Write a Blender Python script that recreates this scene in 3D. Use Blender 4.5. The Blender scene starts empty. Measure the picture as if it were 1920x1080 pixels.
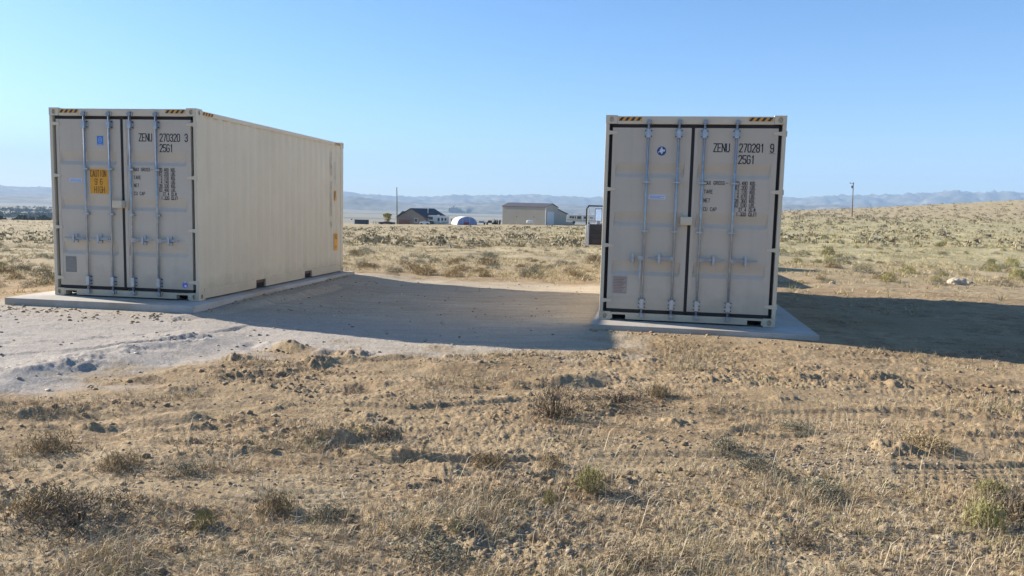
import bpy, math, random
import numpy as np
from mathutils import Vector, Matrix
random.seed(7); RNG = np.random.default_rng(7)
R = math.radians
scn = bpy.context.scene
COL = scn.collection

# ------------------------------------------------------------------ camera
CZ = 1.53; PITCH = .102; ROLL = .0247; F = 1461.0
cam_d = bpy.data.cameras.new('camera'); cam = bpy.data.objects.new('camera', cam_d); COL.objects.link(cam)
cam_d.sensor_width = 36; cam_d.lens = 36 * F / 1920; cam_d.clip_start = .05; cam_d.clip_end = 60000
cam.matrix_world = (Matrix.Translation((0, 0, CZ)) @ Matrix.Rotation(math.pi / 2 - PITCH, 4, 'X') @ Matrix.Rotation(ROLL, 4, 'Z'))
scn.camera = cam

# ------------------------------------------------------------------ sky, sun, exposure
SUN_EL = R(24.5); SUN_AZ = R(-66)            # azimuth from +Y towards +X
w = bpy.data.worlds.new('World'); scn.world = w; w.use_nodes = True
nt = w.node_tree; nt.nodes.clear()
sky = nt.nodes.new('ShaderNodeTexSky'); sky.sky_type = 'NISHITA'; sky.sun_disc = False
sky.sun_elevation = SUN_EL; sky.sun_rotation = SUN_AZ
sky.altitude = 1800; sky.air_density = 1.0; sky.dust_density = 1.7; sky.ozone_density = 4.0
bg = nt.nodes.new('ShaderNodeBackground'); bg.inputs['Strength'].default_value = .088
hs = nt.nodes.new('ShaderNodeHueSaturation'); hs.inputs['Saturation'].default_value = 1.16
wo = nt.nodes.new('ShaderNodeOutputWorld')
nt.links.new(sky.outputs[0], hs.inputs['Color']); nt.links.new(hs.outputs[0], bg.inputs['Color']); nt.links.new(bg.outputs[0], wo.inputs['Surface'])
sd = bpy.data.lights.new('sun', 'SUN'); sd.energy = 5.0; sd.angle = R(.53); sd.color = (1, .92, .80)
sun = bpy.data.objects.new('sun', sd); COL.objects.link(sun)
tos = Vector((math.sin(SUN_AZ) * math.cos(SUN_EL), math.cos(SUN_AZ) * math.cos(SUN_EL), math.sin(SUN_EL)))
sun.rotation_euler = tos.to_track_quat('Z', 'Y').to_euler(); sun.location = (0, 0, 30)
scn.view_settings.view_transform = 'Standard'; scn.view_settings.look = 'None'
scn.view_settings.exposure = 1.25; scn.view_settings.gamma = 1; scn.view_settings.use_curve_mapping = False
scn.render.engine = 'CYCLES'
scn.cycles.max_bounces = 6; scn.cycles.diffuse_bounces = 3; scn.cycles.transparent_max_bounces = 8
scn.cycles.volume_bounces = 0

# ------------------------------------------------------------------ noise
_p = np.random.default_rng(11).permutation(256); _p = np.concatenate([_p, _p])
_ga = np.random.default_rng(12).random(256) * 2 * np.pi; _gx = np.cos(_ga); _gy = np.sin(_ga)
def perlin(x, y, s=0):
    x = np.asarray(x, float) + s * 17.31; y = np.asarray(y, float) - s * 9.77
    xi = np.floor(x).astype(int); yi = np.floor(y).astype(int); xf = x - xi; yf = y - yi
    u = xf * xf * xf * (xf * (xf * 6 - 15) + 10); v = yf * yf * yf * (yf * (yf * 6 - 15) + 10)
    def g(ix, iy, dx, dy):
        h = _p[(_p[ix & 255] + iy) & 255]; return _gx[h] * dx + _gy[h] * dy
    a = g(xi, yi, xf, yf); b = g(xi + 1, yi, xf - 1, yf); c = g(xi, yi + 1, xf, yf - 1); d = g(xi + 1, yi + 1, xf - 1, yf - 1)
    return (a + u * (b - a) + v * ((c + u * (d - c)) - (a + u * (b - a)))) * 1.5
def fbm(x, y, octv=4, s=0, gain=.5):
    r = 0; a = 1
    for i in range(octv):
        r = r + a * perlin(x * 2 ** i, y * 2 ** i, s + i * 3.1); a *= gain
    return r
def sst(e0, e1, x):
    t = np.clip((x - e0) / (e1 - e0), 0, 1); return t * t * (3 - 2 * t)
def polysd(px, py, poly):                     # positive inside
    d2 = np.full(np.shape(px), 1e9); ins = np.zeros(np.shape(px), bool); n = len(poly)
    for i in range(n):
        ax, ay = poly[i]; bx, by = poly[(i + 1) % n]; ex, ey = bx - ax, by - ay
        t = np.clip(((px - ax) * ex + (py - ay) * ey) / (ex * ex + ey * ey), 0, 1)
        d2 = np.minimum(d2, (px - ax - t * ex) ** 2 + (py - ay - t * ey) ** 2)
        ins ^= ((ay > py) != (by > py)) & (px < ex * (py - ay) / (ey + (1e-12 if ey == 0 else 0)) + ax)
    return np.where(ins, 1, -1) * np.sqrt(d2)

# ------------------------------------------------------------------ terrain
C1 = (-7.184, 12.168, 0.0, -.149); C2 = (1.264, 11.147, -.03, -.176)
def loc2(C, a, b): c, s = math.cos(C[3]), math.sin(C[3]); return (C[0] + a * c - b * s, C[1] + a * s + b * c)
PAD = [(-10, 6.0), (-4.6, 6.6), (-3.6, 7.5), (-3.1, 8.5), (-2, 8.9), (-.9, 8.75), (1.2, 9.1), (1.6, 10.6), (3.7, 10.6), (4.3, 13), (4.6, 17.2), (1.9, 16.9), (.3, 17.5), (-1.5, 17.7), (-3.4, 18.4), (-6.8, 18.9), (-8, 12.3), (-10.5, 11.0)]
def padmask(x, y):
    return sst(-.45, .55, polysd(x, y, PAD) + .55 * fbm(x * 1.3, y * 1.5, 5, 5, .6))
_SL = [(-.55, -.6, 2.8, 6.35, C1), (-.25, -.6, 3.05, 6.35, C2)]
def slabmask(x, y):
    m = 0
    for a0, b0, a1, b1, C in _SL:
        c, s = math.cos(C[3]), math.sin(C[3]); a = (x - C[0]) * c + (y - C[1]) * s; b = -(x - C[0]) * s + (y - C[1]) * c
        d = np.maximum(np.maximum(a0 - a, a - a1), np.maximum(b0 - b, b - b1)); m = np.maximum(m, 1 - sst(-.1, .6, d))
    return m
def slabwide(x, y):
    m = 0
    for k, (a0, b0, a1, b1, C) in enumerate(_SL):
        c, s = math.cos(C[3]), math.sin(C[3]); a = (x - C[0]) * c + (y - C[1]) * s; b = -(x - C[0]) * s + (y - C[1]) * c
        d = np.hypot(np.maximum(np.maximum(a0 - a, a - a1), 0), np.maximum(np.maximum(b0 - b, b - b1), 0))
        rt = 1 + (1.0 if k == 0 else 0) * sst(a1 - .9, a1 + .1, a) * sst(-.4, 1.2, b)
        m = np.maximum(m, (1 - sst(.05, 1.5, d)) * rt)
    return m
def crest(th):      # th: atan2(x, y); returns slope and distance of the visible crest, far drop
    d = np.degrees(th)
    e = np.interp(d, [-40, -32.5, -28, -12, -2.3, 5.4, 19.6, 24, 32.7, 40], [-.0385, -.0375, -.0365, -.0298, -.0250, -.0212, .0055, .0102, .0222, .026])
    r = np.interp(d, [-40, -32, -12, 5.4, 18, 33, 45], [110, 120, 180, 215, 330, 420, 430])
    p = np.interp(d, [-12, 5.4, 15, 25], [1.0, 1.02, 1.7, 2.4])
    return e, r, p
def zmacro(x, y):
    r = np.hypot(x, y); th = np.arctan2(x, y); e, rc, p = crest(th)
    base = -.15 + .10 * sst(4.6, 8.5, x) * sst(8, 14, y) - .05 * sst(9.5, 5, y) * sst(-9, -2, x) * 0 - .03 * sst(0, -9, x) * sst(13, 8, y)
    base = base + .045 * slabwide(x, y)
    zc = CZ + rc * e; s = np.clip((r - 18) / (rc - 18), 0, 1)
    z = base + (zc - base) * s ** p
    zv = -42.0; q = np.clip((r - rc) / 1100, 0, 1)
    z = np.where(r > rc, zc - .004 * (r - rc) * sst(0, 120, r - rc) * (1 - q) + (zv - zc) * (q * q * (3 - 2 * q)), z)
    return z
CLODS = []
_cr = random.Random(5)
for k in range(70):
    u = _cr.random(); y = 3.6 + 5.2 * _cr.random() ** .8; x = (_cr.random() * 2 - 1) * (.75 * y + .8)
    rr = _cr.uniform(.05, .16) * (1 + .04 * y); CLODS.append((x, y, rr, _cr.uniform(.10, .28) * rr))
# long ridges / berms of pushed-up soil: (points, width, height)
RIDGES = [([(-5.1, 6.9), (-4.55, 7.7), (-4.15, 8.6), (-3.9, 9.5)], .46, .115), ([(-3.5, 7.2), (-2.6, 7.5), (-1.9, 8.2), (-1.3, 8.55)], .12, .06),
          ([(-4.4, 5.9), (-3.3, 6.1), (-2.2, 6.6)], .12, .05), ([(-3.1, 5.6), (-2.8, 5.85), (-2.5, 6.0)], .12, .09), ([(-.7, 8.0), (.1, 7.9), (.8, 7.8)], .22, .07),
          ([(.05, 7.35), (.35, 7.45), (.75, 7.5)], .12, .10), ([(.4, 6.75), (1.0, 6.6), (1.7, 6.55)], .14, .07), ([(-.9, 5.1), (-.2, 4.95), (.1, 4.85)], .14, .09),
          ([(2.2, 6.4), (3.0, 6.55), (3.8, 6.7)], .1, .05), ([(1.3, 5.75), (1.65, 5.9), (1.95, 6.05)], .07, .06), ([(2.8, 5.5), (3.4, 5.55), (3.8, 5.75)], .1, .05),
          ([(3.0, 7.9), (4.2, 8.1), (5.5, 8.0)], .12, .05), ([(-1.2, 7.2), (-.7, 7.1), (-.2, 7.05)], .1, .06), ([(-4.6, 12.0 - .95), (-3.9, 13.2), (-3.55, 15.2)], .16, .06),
          ([(-1.35, 5.45), (-1.05, 5.6)], .14, .09), ([(-2.9, 9.2), (-2.5, 8.95), (-2.2, 8.8)], .12, .05), ([(-2.5, 3.75), (-2.1, 3.95), (-1.9, 4.0)], .16, .06)]
# tyre tracks: (points, half width, depth, rib count)
TRACKS = [([(-2.6, 6.1), (-1.4, 6.3), (-.8, 6.25), (-.2, 6.5), (.5, 6.7), (1.6, 6.75)], .13, .022, 4), ([(-3.2, 5.3), (-1.9, 5.0), (-1.0, 4.85), (0, 4.95), (.9, 5.15), (1.8, 5.1)], .15, .022, 4),
          ([(-3.6, 7.55), (-2.6, 7.0), (-1.9, 6.6), (-1.4, 6.3)], .13, .02, 4), ([(2.0, 6.35), (3.2, 6.5), (4.4, 6.3), (6, 6.4)], .14, .022, 4),
          ([(1.9, 5.12), (2.6, 5.0), (3.6, 5.1), (4.6, 5.3)], .15, .024, 3), ([(-4.2, 5.5), (-3.4, 5.15), (-2.6, 5.2)], .15, .022, 4), ([(-4.8, 5.9), (-3.9, 5.6), (-2.9, 5.45), (-1.9, 5.6)], .13, .02, 4),
          ([(-9, 8.3), (-6.5, 8.6), (-5, 9.3), (-4.2, 10.2)], .12, .018, 3), ([(-9, 7.4), (-6.3, 7.7), (-4.7, 8.6), (-3.6, 9.6)], .12, .018, 3),
          ([(-3.6, 12.5), (-1, 12.0), (1, 11.6)], .12, .01, 3), ([(-3.2, 14.6), (-1, 13.9), (1.2, 13.6)], .12, .01, 3),
          ([(-2.0, 4.35), (-1.2, 4.3), (-.6, 4.5)], .14, .02, 4), ([(.2, 5.6), (1.0, 5.75), (1.8, 5.65), (2.6, 5.8)], .12, .02, 4), ([(3.0, 6.0), (3.8, 5.85), (4.8, 6.0)], .13, .022, 4), ([(-.6, 6.95), (.3, 7.1), (1.2, 7.0)], .12, .018, 4), ([(3.4, 7.2), (5, 7.3), (7, 7.5)], .13, .018, 4)]
def _spl(pts, n=12):
    out = []
    P = [pts[0]] + list(pts) + [pts[-1]]
    for i in range(1, len(P) - 2):
        for k in range(n):
            t = k / n; p0, p1, p2, p3 = P[i - 1], P[i], P[i + 1], P[i + 2]
            out.append(tuple(.5 * ((2 * p1[j]) + (-p0[j] + p2[j]) * t + (2 * p0[j] - 5 * p1[j] + 4 * p2[j] - p3[j]) * t * t + (-p0[j] + 3 * p1[j] - 3 * p2[j] + p3[j]) * t ** 3) for j in (0, 1)))
    out.append(tuple(pts[-1])); return out
def curve_dist(x, y, pts):
    """signed lateral distance and arclength to a polyline"""
    bd = np.full(x.shape, 1e9); bl = np.zeros(x.shape); bs = np.zeros(x.shape); acc = 0
    for i in range(len(pts) - 1):
        ax, ay = pts[i]; ex, ey = pts[i + 1][0] - ax, pts[i + 1][1] - ay; L = math.hypot(ex, ey) + 1e-9
        t = np.clip(((x - ax) * ex + (y - ay) * ey) / (L * L), 0, 1)
        d = np.hypot(x - ax - t * ex, y - ay - t * ey); m = d < bd
        sg = np.sign((x - ax) * ey - (y - ay) * ex)
        bd = np.where(m, d, bd); bl = np.where(m, sg * d, bl); bs = np.where(m, acc + t * L, bs); acc += L
    return bl, bs, acc
def zdetail(x, y):
    r = np.hypot(x, y); pm = padmask(x, y); sm = slabmask(x, y)
    z = np.zeros(x.shape)
    near = sst(45, 12, r)
    rough = .45 + .55 * sst(-.25, .35, fbm(x * .5, y * .7, 3, 21))
    fld = 1 - .85 * pm
    z += fld * near * (.024 * fbm(x * .9, y * 1.5, 3, 1) + rough * (.014 * fbm(x * 3.4, y * 5.5, 3, 2) + .010 * np.abs(fbm(x * 9, y * 13, 3, 3)) ** 1.3 * 1.8))
    z += fld * sst(25, 9, r) * .0075 * fbm(x * 26, y * 34, 3, 4, .65) * rough
    z += pm * near * (.008 * fbm(x * .9, y * 2.6, 4, 8) + .006 * fbm(x * 2.2, y * 11, 4, 9, .6) + .006 * fbm(x * 14, y * 18, 3, 10) * sst(.0, .4, fbm(x * .9, y * 1.6, 2, 15)))
    z += sst(14, 40, r) * sst(700, 200, r) * (.10 * fbm(x * .15, y * .15, 3, 30) + .07 * fbm(x * .6, y * .6, 3, 31))
    # patches of turned soil: stair-like clods
    tp = sst(.05, .45, fbm(x * .55 + 3, y * .9, 3, 41)) * (1 - pm) * sst(3, 4.2, y) * sst(10.5, 8.5, y)
    z += tp * .030 * (sst(.0, .25, fbm(x * 4, y * 8.5, 5, 42, .68)) * .45 + .6 * np.maximum(0, fbm(x * 6.5, y * 12, 4, 43, .7)))
    n1 = (r < 20)
    xi, yi = x[n1], y[n1]; zi = np.zeros(xi.shape); z1 = z[n1]
    for cx, cy, cr, ch in CLODS:
        m = (np.abs(xi - cx) < 2 * cr) & (np.abs(yi - cy) < 2 * cr)
        if m.any():
            dx, dy = xi[m] - cx, (yi[m] - cy) * 1.15; d = np.hypot(dx, dy) / cr + .55 * fbm(xi[m] * 11, yi[m] * 11, 3, 6)
            zi[m] += ch * sst(1.0, .15, d)
    for pts, wd, hh in RIDGES:
        P = np.array(pts); m = (xi > P[:, 0].min() - 4 * wd) & (xi < P[:, 0].max() + 4 * wd) & (yi > P[:, 1].min() - 4 * wd) & (yi < P[:, 1].max() + 4 * wd)
        if m.any():
            l, s, L = curve_dist(xi[m], yi[m], _spl(pts)); nn = fbm(xi[m] * 2.2, yi[m] * 2.6, 6, 7, .66)
            hh = hh * (.45 if pts[0][1] < 6.85 else .62 if pts[0][1] < 9 else 1.2); zi[m] += hh * np.exp(-(l / wd * (1 + .3 * nn)) ** 2) * (1 + .5 * nn) * (.75 + .5 * fbm(xi[m] * 1.7, yi[m] * 1.7, 2, 14))
            zi[m] -= hh * .45 * np.exp(-((l - 1.6 * wd) / (.8 * wd)) ** 2)
    for pts, hw, dp, ribs in TRACKS:
        P = np.array(pts); m = (xi > P[:, 0].min() - .5) & (xi < P[:, 0].max() + .5) & (yi > P[:, 1].min() - .5) & (yi < P[:, 1].max() + .5)
        if m.any():
            l, s, L = curve_dist(xi[m], yi[m], _spl(pts)); al = np.abs(l)
            ins = sst(hw * 1.12, hw * .95, al) * sst(-.02, .3, np.minimum(s, L - s)) * sst(-.5, .1, fbm(xi[m] * 1.5, yi[m] * 1.5, 3, 17) + .12)
            tread = (.5 + .5 * np.cos(l / hw * math.pi * ribs)) * .85 + .14 * (np.sin((s + l * .6) * 2 * math.pi / .07) > .1)
            zi[m] = zi[m] * (1 - .8 * ins) - dp * 1.05 * ins * (1.0 - .8 * tread); z1[m] *= (1 - .7 * ins)
            zi[m] += dp * .22 * np.exp(-((al - hw * 1.35) / (hw * .25)) ** 2) * sst(0, .3, np.minimum(s, L - s)) * (1 + fbm(xi[m] * 6, yi[m] * 6, 2, 18))
    z[n1] = z1 + zi
    z = z * (1 - sm * .9)
    # cracked mud plates on the far left of the pad
    return z
def trackmask(x, y):
    t = np.zeros(x.shape)
    for pts, hw, dp, ribs in TRACKS:
        P = np.array(pts); m = (x > P[:, 0].min() - .5) & (x < P[:, 0].max() + .5) & (y > P[:, 1].min() - .5) & (y < P[:, 1].max() + .5)
        if m.any(): l, s, L = curve_dist(x[m], y[m], _spl(pts)); t[m] = np.maximum(t[m], sst(hw * 1.3, hw, np.abs(l)))
    return t
def gz(x, y):
    xa = np.array([float(x)]); ya = np.array([float(y)]); return float((zmacro(xa, ya) + zdetail(xa, ya))[0])
def gzs(x, y): return zmacro(x, y) + zdetail(x, y)

# ------------------------------------------------------------------ material helpers
class NT:
    def __init__(s, name):
        s.m = bpy.data.materials.new(name); s.m.use_nodes = True; s.t = s.m.node_tree; s.b = s.t.nodes['Principled BSDF']
    def n(s, typ, **kw):
        nd = s.t.nodes.new(typ)
        for k, v in kw.items():
            if k.startswith('i_'): nd.inputs[k[2:].replace('_', ' ')].default_value = v
            else: setattr(nd, k, v)
        return nd
    def l(s, a, b): s.t.links.new(a, b)
    def noise(s, scale, detail=4, vec=None, rough=.55, dist=0):
        nd = s.n('ShaderNodeTexNoise'); nd.inputs['Scale'].default_value = scale; nd.inputs['Detail'].default_value = detail
        nd.inputs['Roughness'].default_value = rough; nd.inputs['Distortion'].default_value = dist
        if vec is not None: s.l(vec, nd.inputs['Vector'])
        return nd.outputs['Fac']
    def ramp(s, fac, stops):
        nd = s.n('ShaderNodeValToRGB'); s.l(fac, nd.inputs[0]); cr = nd.color_ramp
        while len(cr.elements) < len(stops): cr.elements.new(.5)
        for e, (p, c) in zip(cr.elements, stops):
            e.position = p; e.color = (c, c, c, 1) if not hasattr(c, '__len__') else (*c, 1)
        return nd.outputs[0]
    def mix(s, fac, a, b, mode='MIX'):
        nd = s.n('ShaderNodeMix', data_type='RGBA', blend_type=mode)
        for sock, v in ((nd.inputs[0], fac), (nd.inputs[6], a), (nd.inputs[7], b)):
            if hasattr(v, 'is_output'): s.l(v, sock)
            elif hasattr(v, '__len__'): sock.default_value = (*v, 1) if len(v) == 3 else v
            else: sock.default_value = v
        return nd.outputs[2]
    def math(s, op, a, b=0.0):
        nd = s.n('ShaderNodeMath', operation=op)
        for sock, v in ((nd.inputs[0], a), (nd.inputs[1], b)):
            if hasattr(v, 'is_output'): s.l(v, sock)
            else: sock.default_value = v
        return nd.outputs[0]
    def bump(s, h, strength=.3, dist=.01):
        nd = s.n('ShaderNodeBump'); nd.inputs['Strength'].default_value = strength; nd.inputs['Distance'].default_value = dist
        s.l(h, nd.inputs['Height']); s.l(nd.outputs[0], s.b.inputs['Normal'])
    def pos(s, scale=(1, 1, 1)):
        tc = s.n('ShaderNodeTexCoord'); mp = s.n('ShaderNodeMapping'); mp.inputs['Scale'].default_value = scale
        s.l(tc.outputs['Object'], mp.inputs[0]); return mp.outputs[0]
def simple(name, col, rough=.6, metal=0, var=.12, scale=6, spec=.5):
    t = NT(name); p = t.pos(); n = t.noise(scale, 5, p)
    c = t.ramp(n, [(.25, tuple(v * (1 - var) for v in col)), (.75, tuple(min(1, v * (1 + var)) for v in col))])
    t.l(c, t.b.inputs['Base Color']); t.b.inputs['Roughness'].default_value = rough; t.b.inputs['Metallic'].default_value = metal
    t.b.inputs['Specular IOR Level'].default_value = spec
    return t.m

def mat_ground():
    t = NT('ground_soil'); tc = t.n('ShaderNodeTexCoord'); P = tc.outputs['Object']
    ap = t.n('ShaderNodeAttribute', attribute_name='pad').outputs['Fac']; av = t.n('ShaderNodeAttribute', attribute_name='veg').outputs['Fac']
    far = t.n('ShaderNodeAttribute', attribute_name='far').outputs['Fac']; damp = t.n('ShaderNodeAttribute', attribute_name='grey').outputs['Fac']
    n1 = t.noise(.7, 6, P); n2 = t.noise(6, 6, P, .65); n3 = t.noise(60, 4, P, .6); n4 = t.noise(.12, 5, P)
    soil = t.ramp(n1, [(.3, (.285, .199, .108)), (.5, (.36, .259, .147)), (.72, (.43, .318, .188))])
    soil = t.mix(t.ramp(n2, [(.38, 0), (.68, .7)]), soil, (.19, .128, .072)); soil = t.mix(t.ramp(t.noise(2.3, 7, P, .72), [(.52, 0), (.64, .6)]), soil, (.16, .105, .062))
    fine = t.ramp(n3, [(.25, .62), (.5, 1.0), (.75, 1.32)])
    pad = t.ramp(n1, [(.3, (.40, .335, .245)), (.7, (.48, .41, .305))])
    pad = t.mix(t.ramp(n2, [(.4, 0), (.8, .35)]), pad, (.33, .275, .21))
    mp2 = t.n('ShaderNodeMapping'); mp2.inputs['Scale'].default_value = (.35, 3.2, 1); mp2.inputs['Rotation'].default_value = (0, 0, .12); t.l(P, mp2.inputs[0]); sn = t.noise(2.2, 7, mp2.outputs[0], .7, .6)
    pad = t.mix(t.ramp(sn, [(.42, .5), (.56, 0)]), pad, (.30, .25, .185))
    pad = t.mix(damp, pad, t.ramp(n2, [(.3, (.33, .29, .245)), (.7, (.42, .375, .325))]))
    straw = t.ramp(n2, [(.3, (.26, .19, .11)), (.6, (.39, .30, .18)), (.8, (.48, .39, .25))])
    c = t.mix(av, soil, straw); c = t.mix(ap, c, pad)
    c = t.mix(1.0, c, fine, 'MULTIPLY')
    # gravel speckle
    vo = t.n('ShaderNodeTexVoronoi'); vo.inputs['Scale'].default_value = 55; t.l(P, vo.inputs['Vector'])
    sp = t.math('MULTIPLY', t.ramp(vo.outputs['Distance'], [(.18, 1), (.3, 0)]), t.ramp(t.noise(1.6, 3, P), [(.52, 0), (.62, 1)]))
    sp = t.math('MULTIPLY', sp, t.math('SUBTRACT', 1.0, ap))
    c = t.mix(t.math('MULTIPLY', sp, .6), c, t.mix(vo.outputs['Color'], (.2, .17, .14), (.48, .44, .39)))
    # mid-distance field: pale grass with dull olive patches; beyond it the valley
    mid = t.n('ShaderNodeAttribute', attribute_name='mid').outputs['Fac']
    n5 = t.noise(.55, 8, P, .7)
    fieldc = t.ramp(n5, [(.36, (.225, .175, .10)), (.5, (.375, .30, .175)), (.64, (.48, .40, .25))])
    grn = t.n('ShaderNodeAttribute', attribute_name='green').outputs['Fac']
    fieldc = t.mix(t.math('MULTIPLY', grn, .75), fieldc, t.ramp(n5, [(.36, (.27, .23, .115)), (.62, (.47, .42, .24))]))
    c = t.mix(mid, c, fieldc)
    mp = t.n('ShaderNodeMapping'); mp.inputs['Scale'].default_value = (.0006, .0022, 0); t.l(P, mp.inputs[0])
    nv = t.noise(1.0, 7, mp.outputs[0], .6)
    val = t.ramp(nv, [(.3, (.10, .115, .06)), (.42, (.24, .20, .13)), (.52, (.34, .29, .21)), (.62, (.20, .21, .11)), (.72, (.42, .37, .27))])
    c = t.mix(far, c, val)
    t.l(c, t.b.inputs['Base Color']); t.b.inputs['Roughness'].default_value = .95; t.b.inputs['Specular IOR Level'].default_value = .15
    h = t.math('ADD', t.math('MULTIPLY', n3, .5), t.math('MULTIPLY', t.noise(190, 3, P), .3))
    h = t.math('ADD', h, t.math('MULTIPLY', t.noise(24, 4, P, .7), 1.2)); t.bump(h, .6, .016)
    return t.m

M = {}
def build_materials():
    M['ground'] = mat_ground()
    # container paint, cream, slightly dusty and chalky
    t = NT('cream_container_paint'); P = t.pos(); n = t.noise(1.3, 6, P, .6); n2 = t.noise(35, 4, P); ps = t.pos((7, 7, .5)); st = t.noise(1.2, 5, ps, .6)
    c = t.ramp(n, [(.3, (.66, .565, .41)), (.7, (.71, .615, .455))])
    c = t.mix(t.ramp(st, [(.5, 0), (.85, .30)]), c, (.52, .44, .32))
    vo = t.noise(9, 5, P, .7); c = t.mix(t.ramp(vo, [(.66, 0), (.74, .5)]), c, (.40, .30, .20)); c = t.mix(t.ramp(t.noise(.5, 4, P), [(.4, 0), (.6, .35)]), c, (.60, .50, .36))
    t.l(c, t.b.inputs['Base Color']); t.l(t.ramp(n2, [(.3, .42), (.7, .62)]), t.b.inputs['Roughness']); sx = t.n('ShaderNodeSeparateXYZ'); t.l(P, sx.inputs[0]); dz = t.math('SUBTRACT', t.math('ADD', t.math('MULTIPLY', t.noise(3, 5, P, .65), .55), .1), sx.outputs['Z'])
    dust = t.ramp(dz, [(.0, 0), (.28, .55)]); old = t.b.inputs['Base Color'].links[0].from_socket; c2 = t.mix(dust, old, (.42, .34, .235)); rs = t.math('MULTIPLY', t.ramp(t.noise(22, 6, P, .75), [(.66, 0), (.70, 1)]), t.ramp(t.noise(1.7, 3, P), [(.5, 0), (.62, 1)]))
    c2 = t.mix(t.math('MULTIPLY', rs, .8), c2, (.20, .10, .05)); t.l(c2, t.b.inputs['Base Color']); t.bump(t.noise(2.6, 3, P), .35, .02); M['paint'] = t.m
    t = NT('beige_door_paint'); P = t.pos(); n = t.noise(1.7, 6, P, .6); c = t.ramp(n, [(.3, (.55, .475, .37)), (.7, (.60, .52, .41))])
    c = t.mix(t.ramp(t.noise(1.0, 5, t.pos((9, 9, .7))), [(.55, 0), (.9, .35)]), c, (.42, .36, .275))
    t.l(c, t.b.inputs['Base Color']); t.b.inputs['Roughness'].default_value = .5; sx = t.n('ShaderNodeSeparateXYZ'); t.l(P, sx.inputs[0]); dz = t.math('SUBTRACT', t.math('ADD', t.math('MULTIPLY', t.noise(4, 5, P, .65), .7), .15), sx.outputs['Z'])
    c2 = t.mix(t.ramp(dz, [(.0, 0), (.3, .5)]), c, (.40, .33, .235)); rs = t.math('MULTIPLY', t.ramp(t.noise(26, 6, P, .75), [(.67, 0), (.70, 1)]), t.ramp(t.noise(1.9, 3, P), [(.52, 0), (.62, 1)]))
    c2 = t.mix(t.math('MULTIPLY', rs, .6), c2, (.22, .13, .08)); t.l(c2, t.b.inputs['Base Color']); t.bump(t.noise(3.2, 3, P), .25, .015); M['doorpaint'] = t.m
    M['rubber'] = simple('black_rubber_gasket', (.022, .020, .022), .75)
    t = NT('galvanised_steel'); P = t.pos(); n = t.noise(14, 4, P); t.l(t.ramp(n, [(.3, (.34, .37, .39)), (.7, (.50, .53, .55))]), t.b.inputs['Base Color'])
    t.b.inputs['Metallic'].default_value = .55; t.b.inputs['Roughness'].default_value = .38; M['galv'] = t.m
    M['galvdark'] = simple('dull_zinc', (.30, .33, .37), .45, .6)
    M['ink'] = simple('black_stencil_ink', (.030, .032, .040), .7, var=.3, scale=20)
    M['inkfade'] = simple('faded_black_ink', (.30, .27, .23), .7, var=.3, scale=20)
    M['yellow'] = simple('yellow_orange_vinyl', (.78, .36, .03), .5); M['blk'] = simple('black_vinyl', (.04, .03, .03), .5)
    M['brownink'] = simple('dark_brown_ink', (.10, .045, .02), .6)
    M['blue'] = simple('blue_sticker', (.05, .22, .62), .5); M['navy'] = simple('navy_sticker', (.035, .06, .17), .45); M['white'] = simple('white_sticker', (.62, .66, .74), .5)
    M['platinum'] = simple('grey_data_plate', (.22, .21, .20), .45, .3); M['plateb'] = simple('worn_data_plate', (.40, .33, .28), .5); M['redink'] = simple('red_brown_ink', (.30, .14, .10), .6)
    M['violet'] = simple('violet_blue_sticker', (.16, .16, .55), .5)
    M['hole'] = simple('dark_void', (.012, .012, .013), .9)
    t = NT('concrete'); P = t.pos(); n = t.noise(2.2, 7, P, .6); n2 = t.noise(70, 3, P)
    c = t.ramp(n, [(.3, (.40, .38, .345)), (.7, (.50, .48, .44))]); c = t.mix(1.0, c, t.ramp(n2, [(.3, .85), (.7, 1.1)]), 'MULTIPLY'); c = t.mix(t.ramp(t.noise(.9, 6, P, .7), [(.42, 0), (.62, .8)]), c, (.36, .30, .225)); c = t.mix(t.ramp(t.noise(7, 6, P, .7), [(.6, 0), (.7, .4)]), c, (.25, .23, .21))
    t.l(c, t.b.inputs['Base Color']); t.b.inputs['Roughness'].default_value = .85; t.bump(t.noise(30, 5, P, .7), .4, .008); M['concrete'] = t.m
    def leafy(name, c0, c1, c2=None, tr=.0):
        t = NT(name); g = t.n('ShaderNodeNewGeometry'); oi = t.n('ShaderNodeObjectInfo')
        c = t.ramp(g.outputs['Random Per Island'], [(0, c0), (.55, c1), (1, c2 or c1)])
        c = t.mix(1.0, c, t.ramp(oi.outputs['Random'], [(0, .75), (1, 1.2)]), 'MULTIPLY')
        t.l(c, t.b.inputs['Base Color']); t.b.inputs['Roughness'].default_value = .8; t.b.inputs['Specular IOR Level'].default_value = .2
        return t.m
    M['sage'] = leafy('grey_green_sage', (.10, .10, .068), (.19, .185, .125), (.31, .30, .215))
    M['fieldstraw'] = leafy('field_straw', (.27, .21, .11), (.45, .365, .20), (.62, .525, .32))
    M['farsage'] = leafy('far_sage_foliage', (.13, .11, .07), (.22, .185, .12), (.33, .28, .18))
    M['twig'] = leafy('woody_twigs', (.085, .064, .045), (.165, .125, .085), (.29, .23, .16))
    M['straw'] = leafy('dry_straw_grass', (.30, .215, .125), (.52, .40, .245), (.78, .66, .46))
    M['strawgreen'] = leafy('yellow_green_grass', (.24, .205, .09), (.42, .37, .175), (.60, .52, .28))
    M['rabbit'] = leafy('yellow_green_rabbitbrush', (.15, .135, .055), (.30, .27, .11), (.45, .41, .19))
    M['tanbush'] = leafy('tan_dry_bush', (.16, .115, .06), (.29, .215, .115), (.44, .35, .2))
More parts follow.
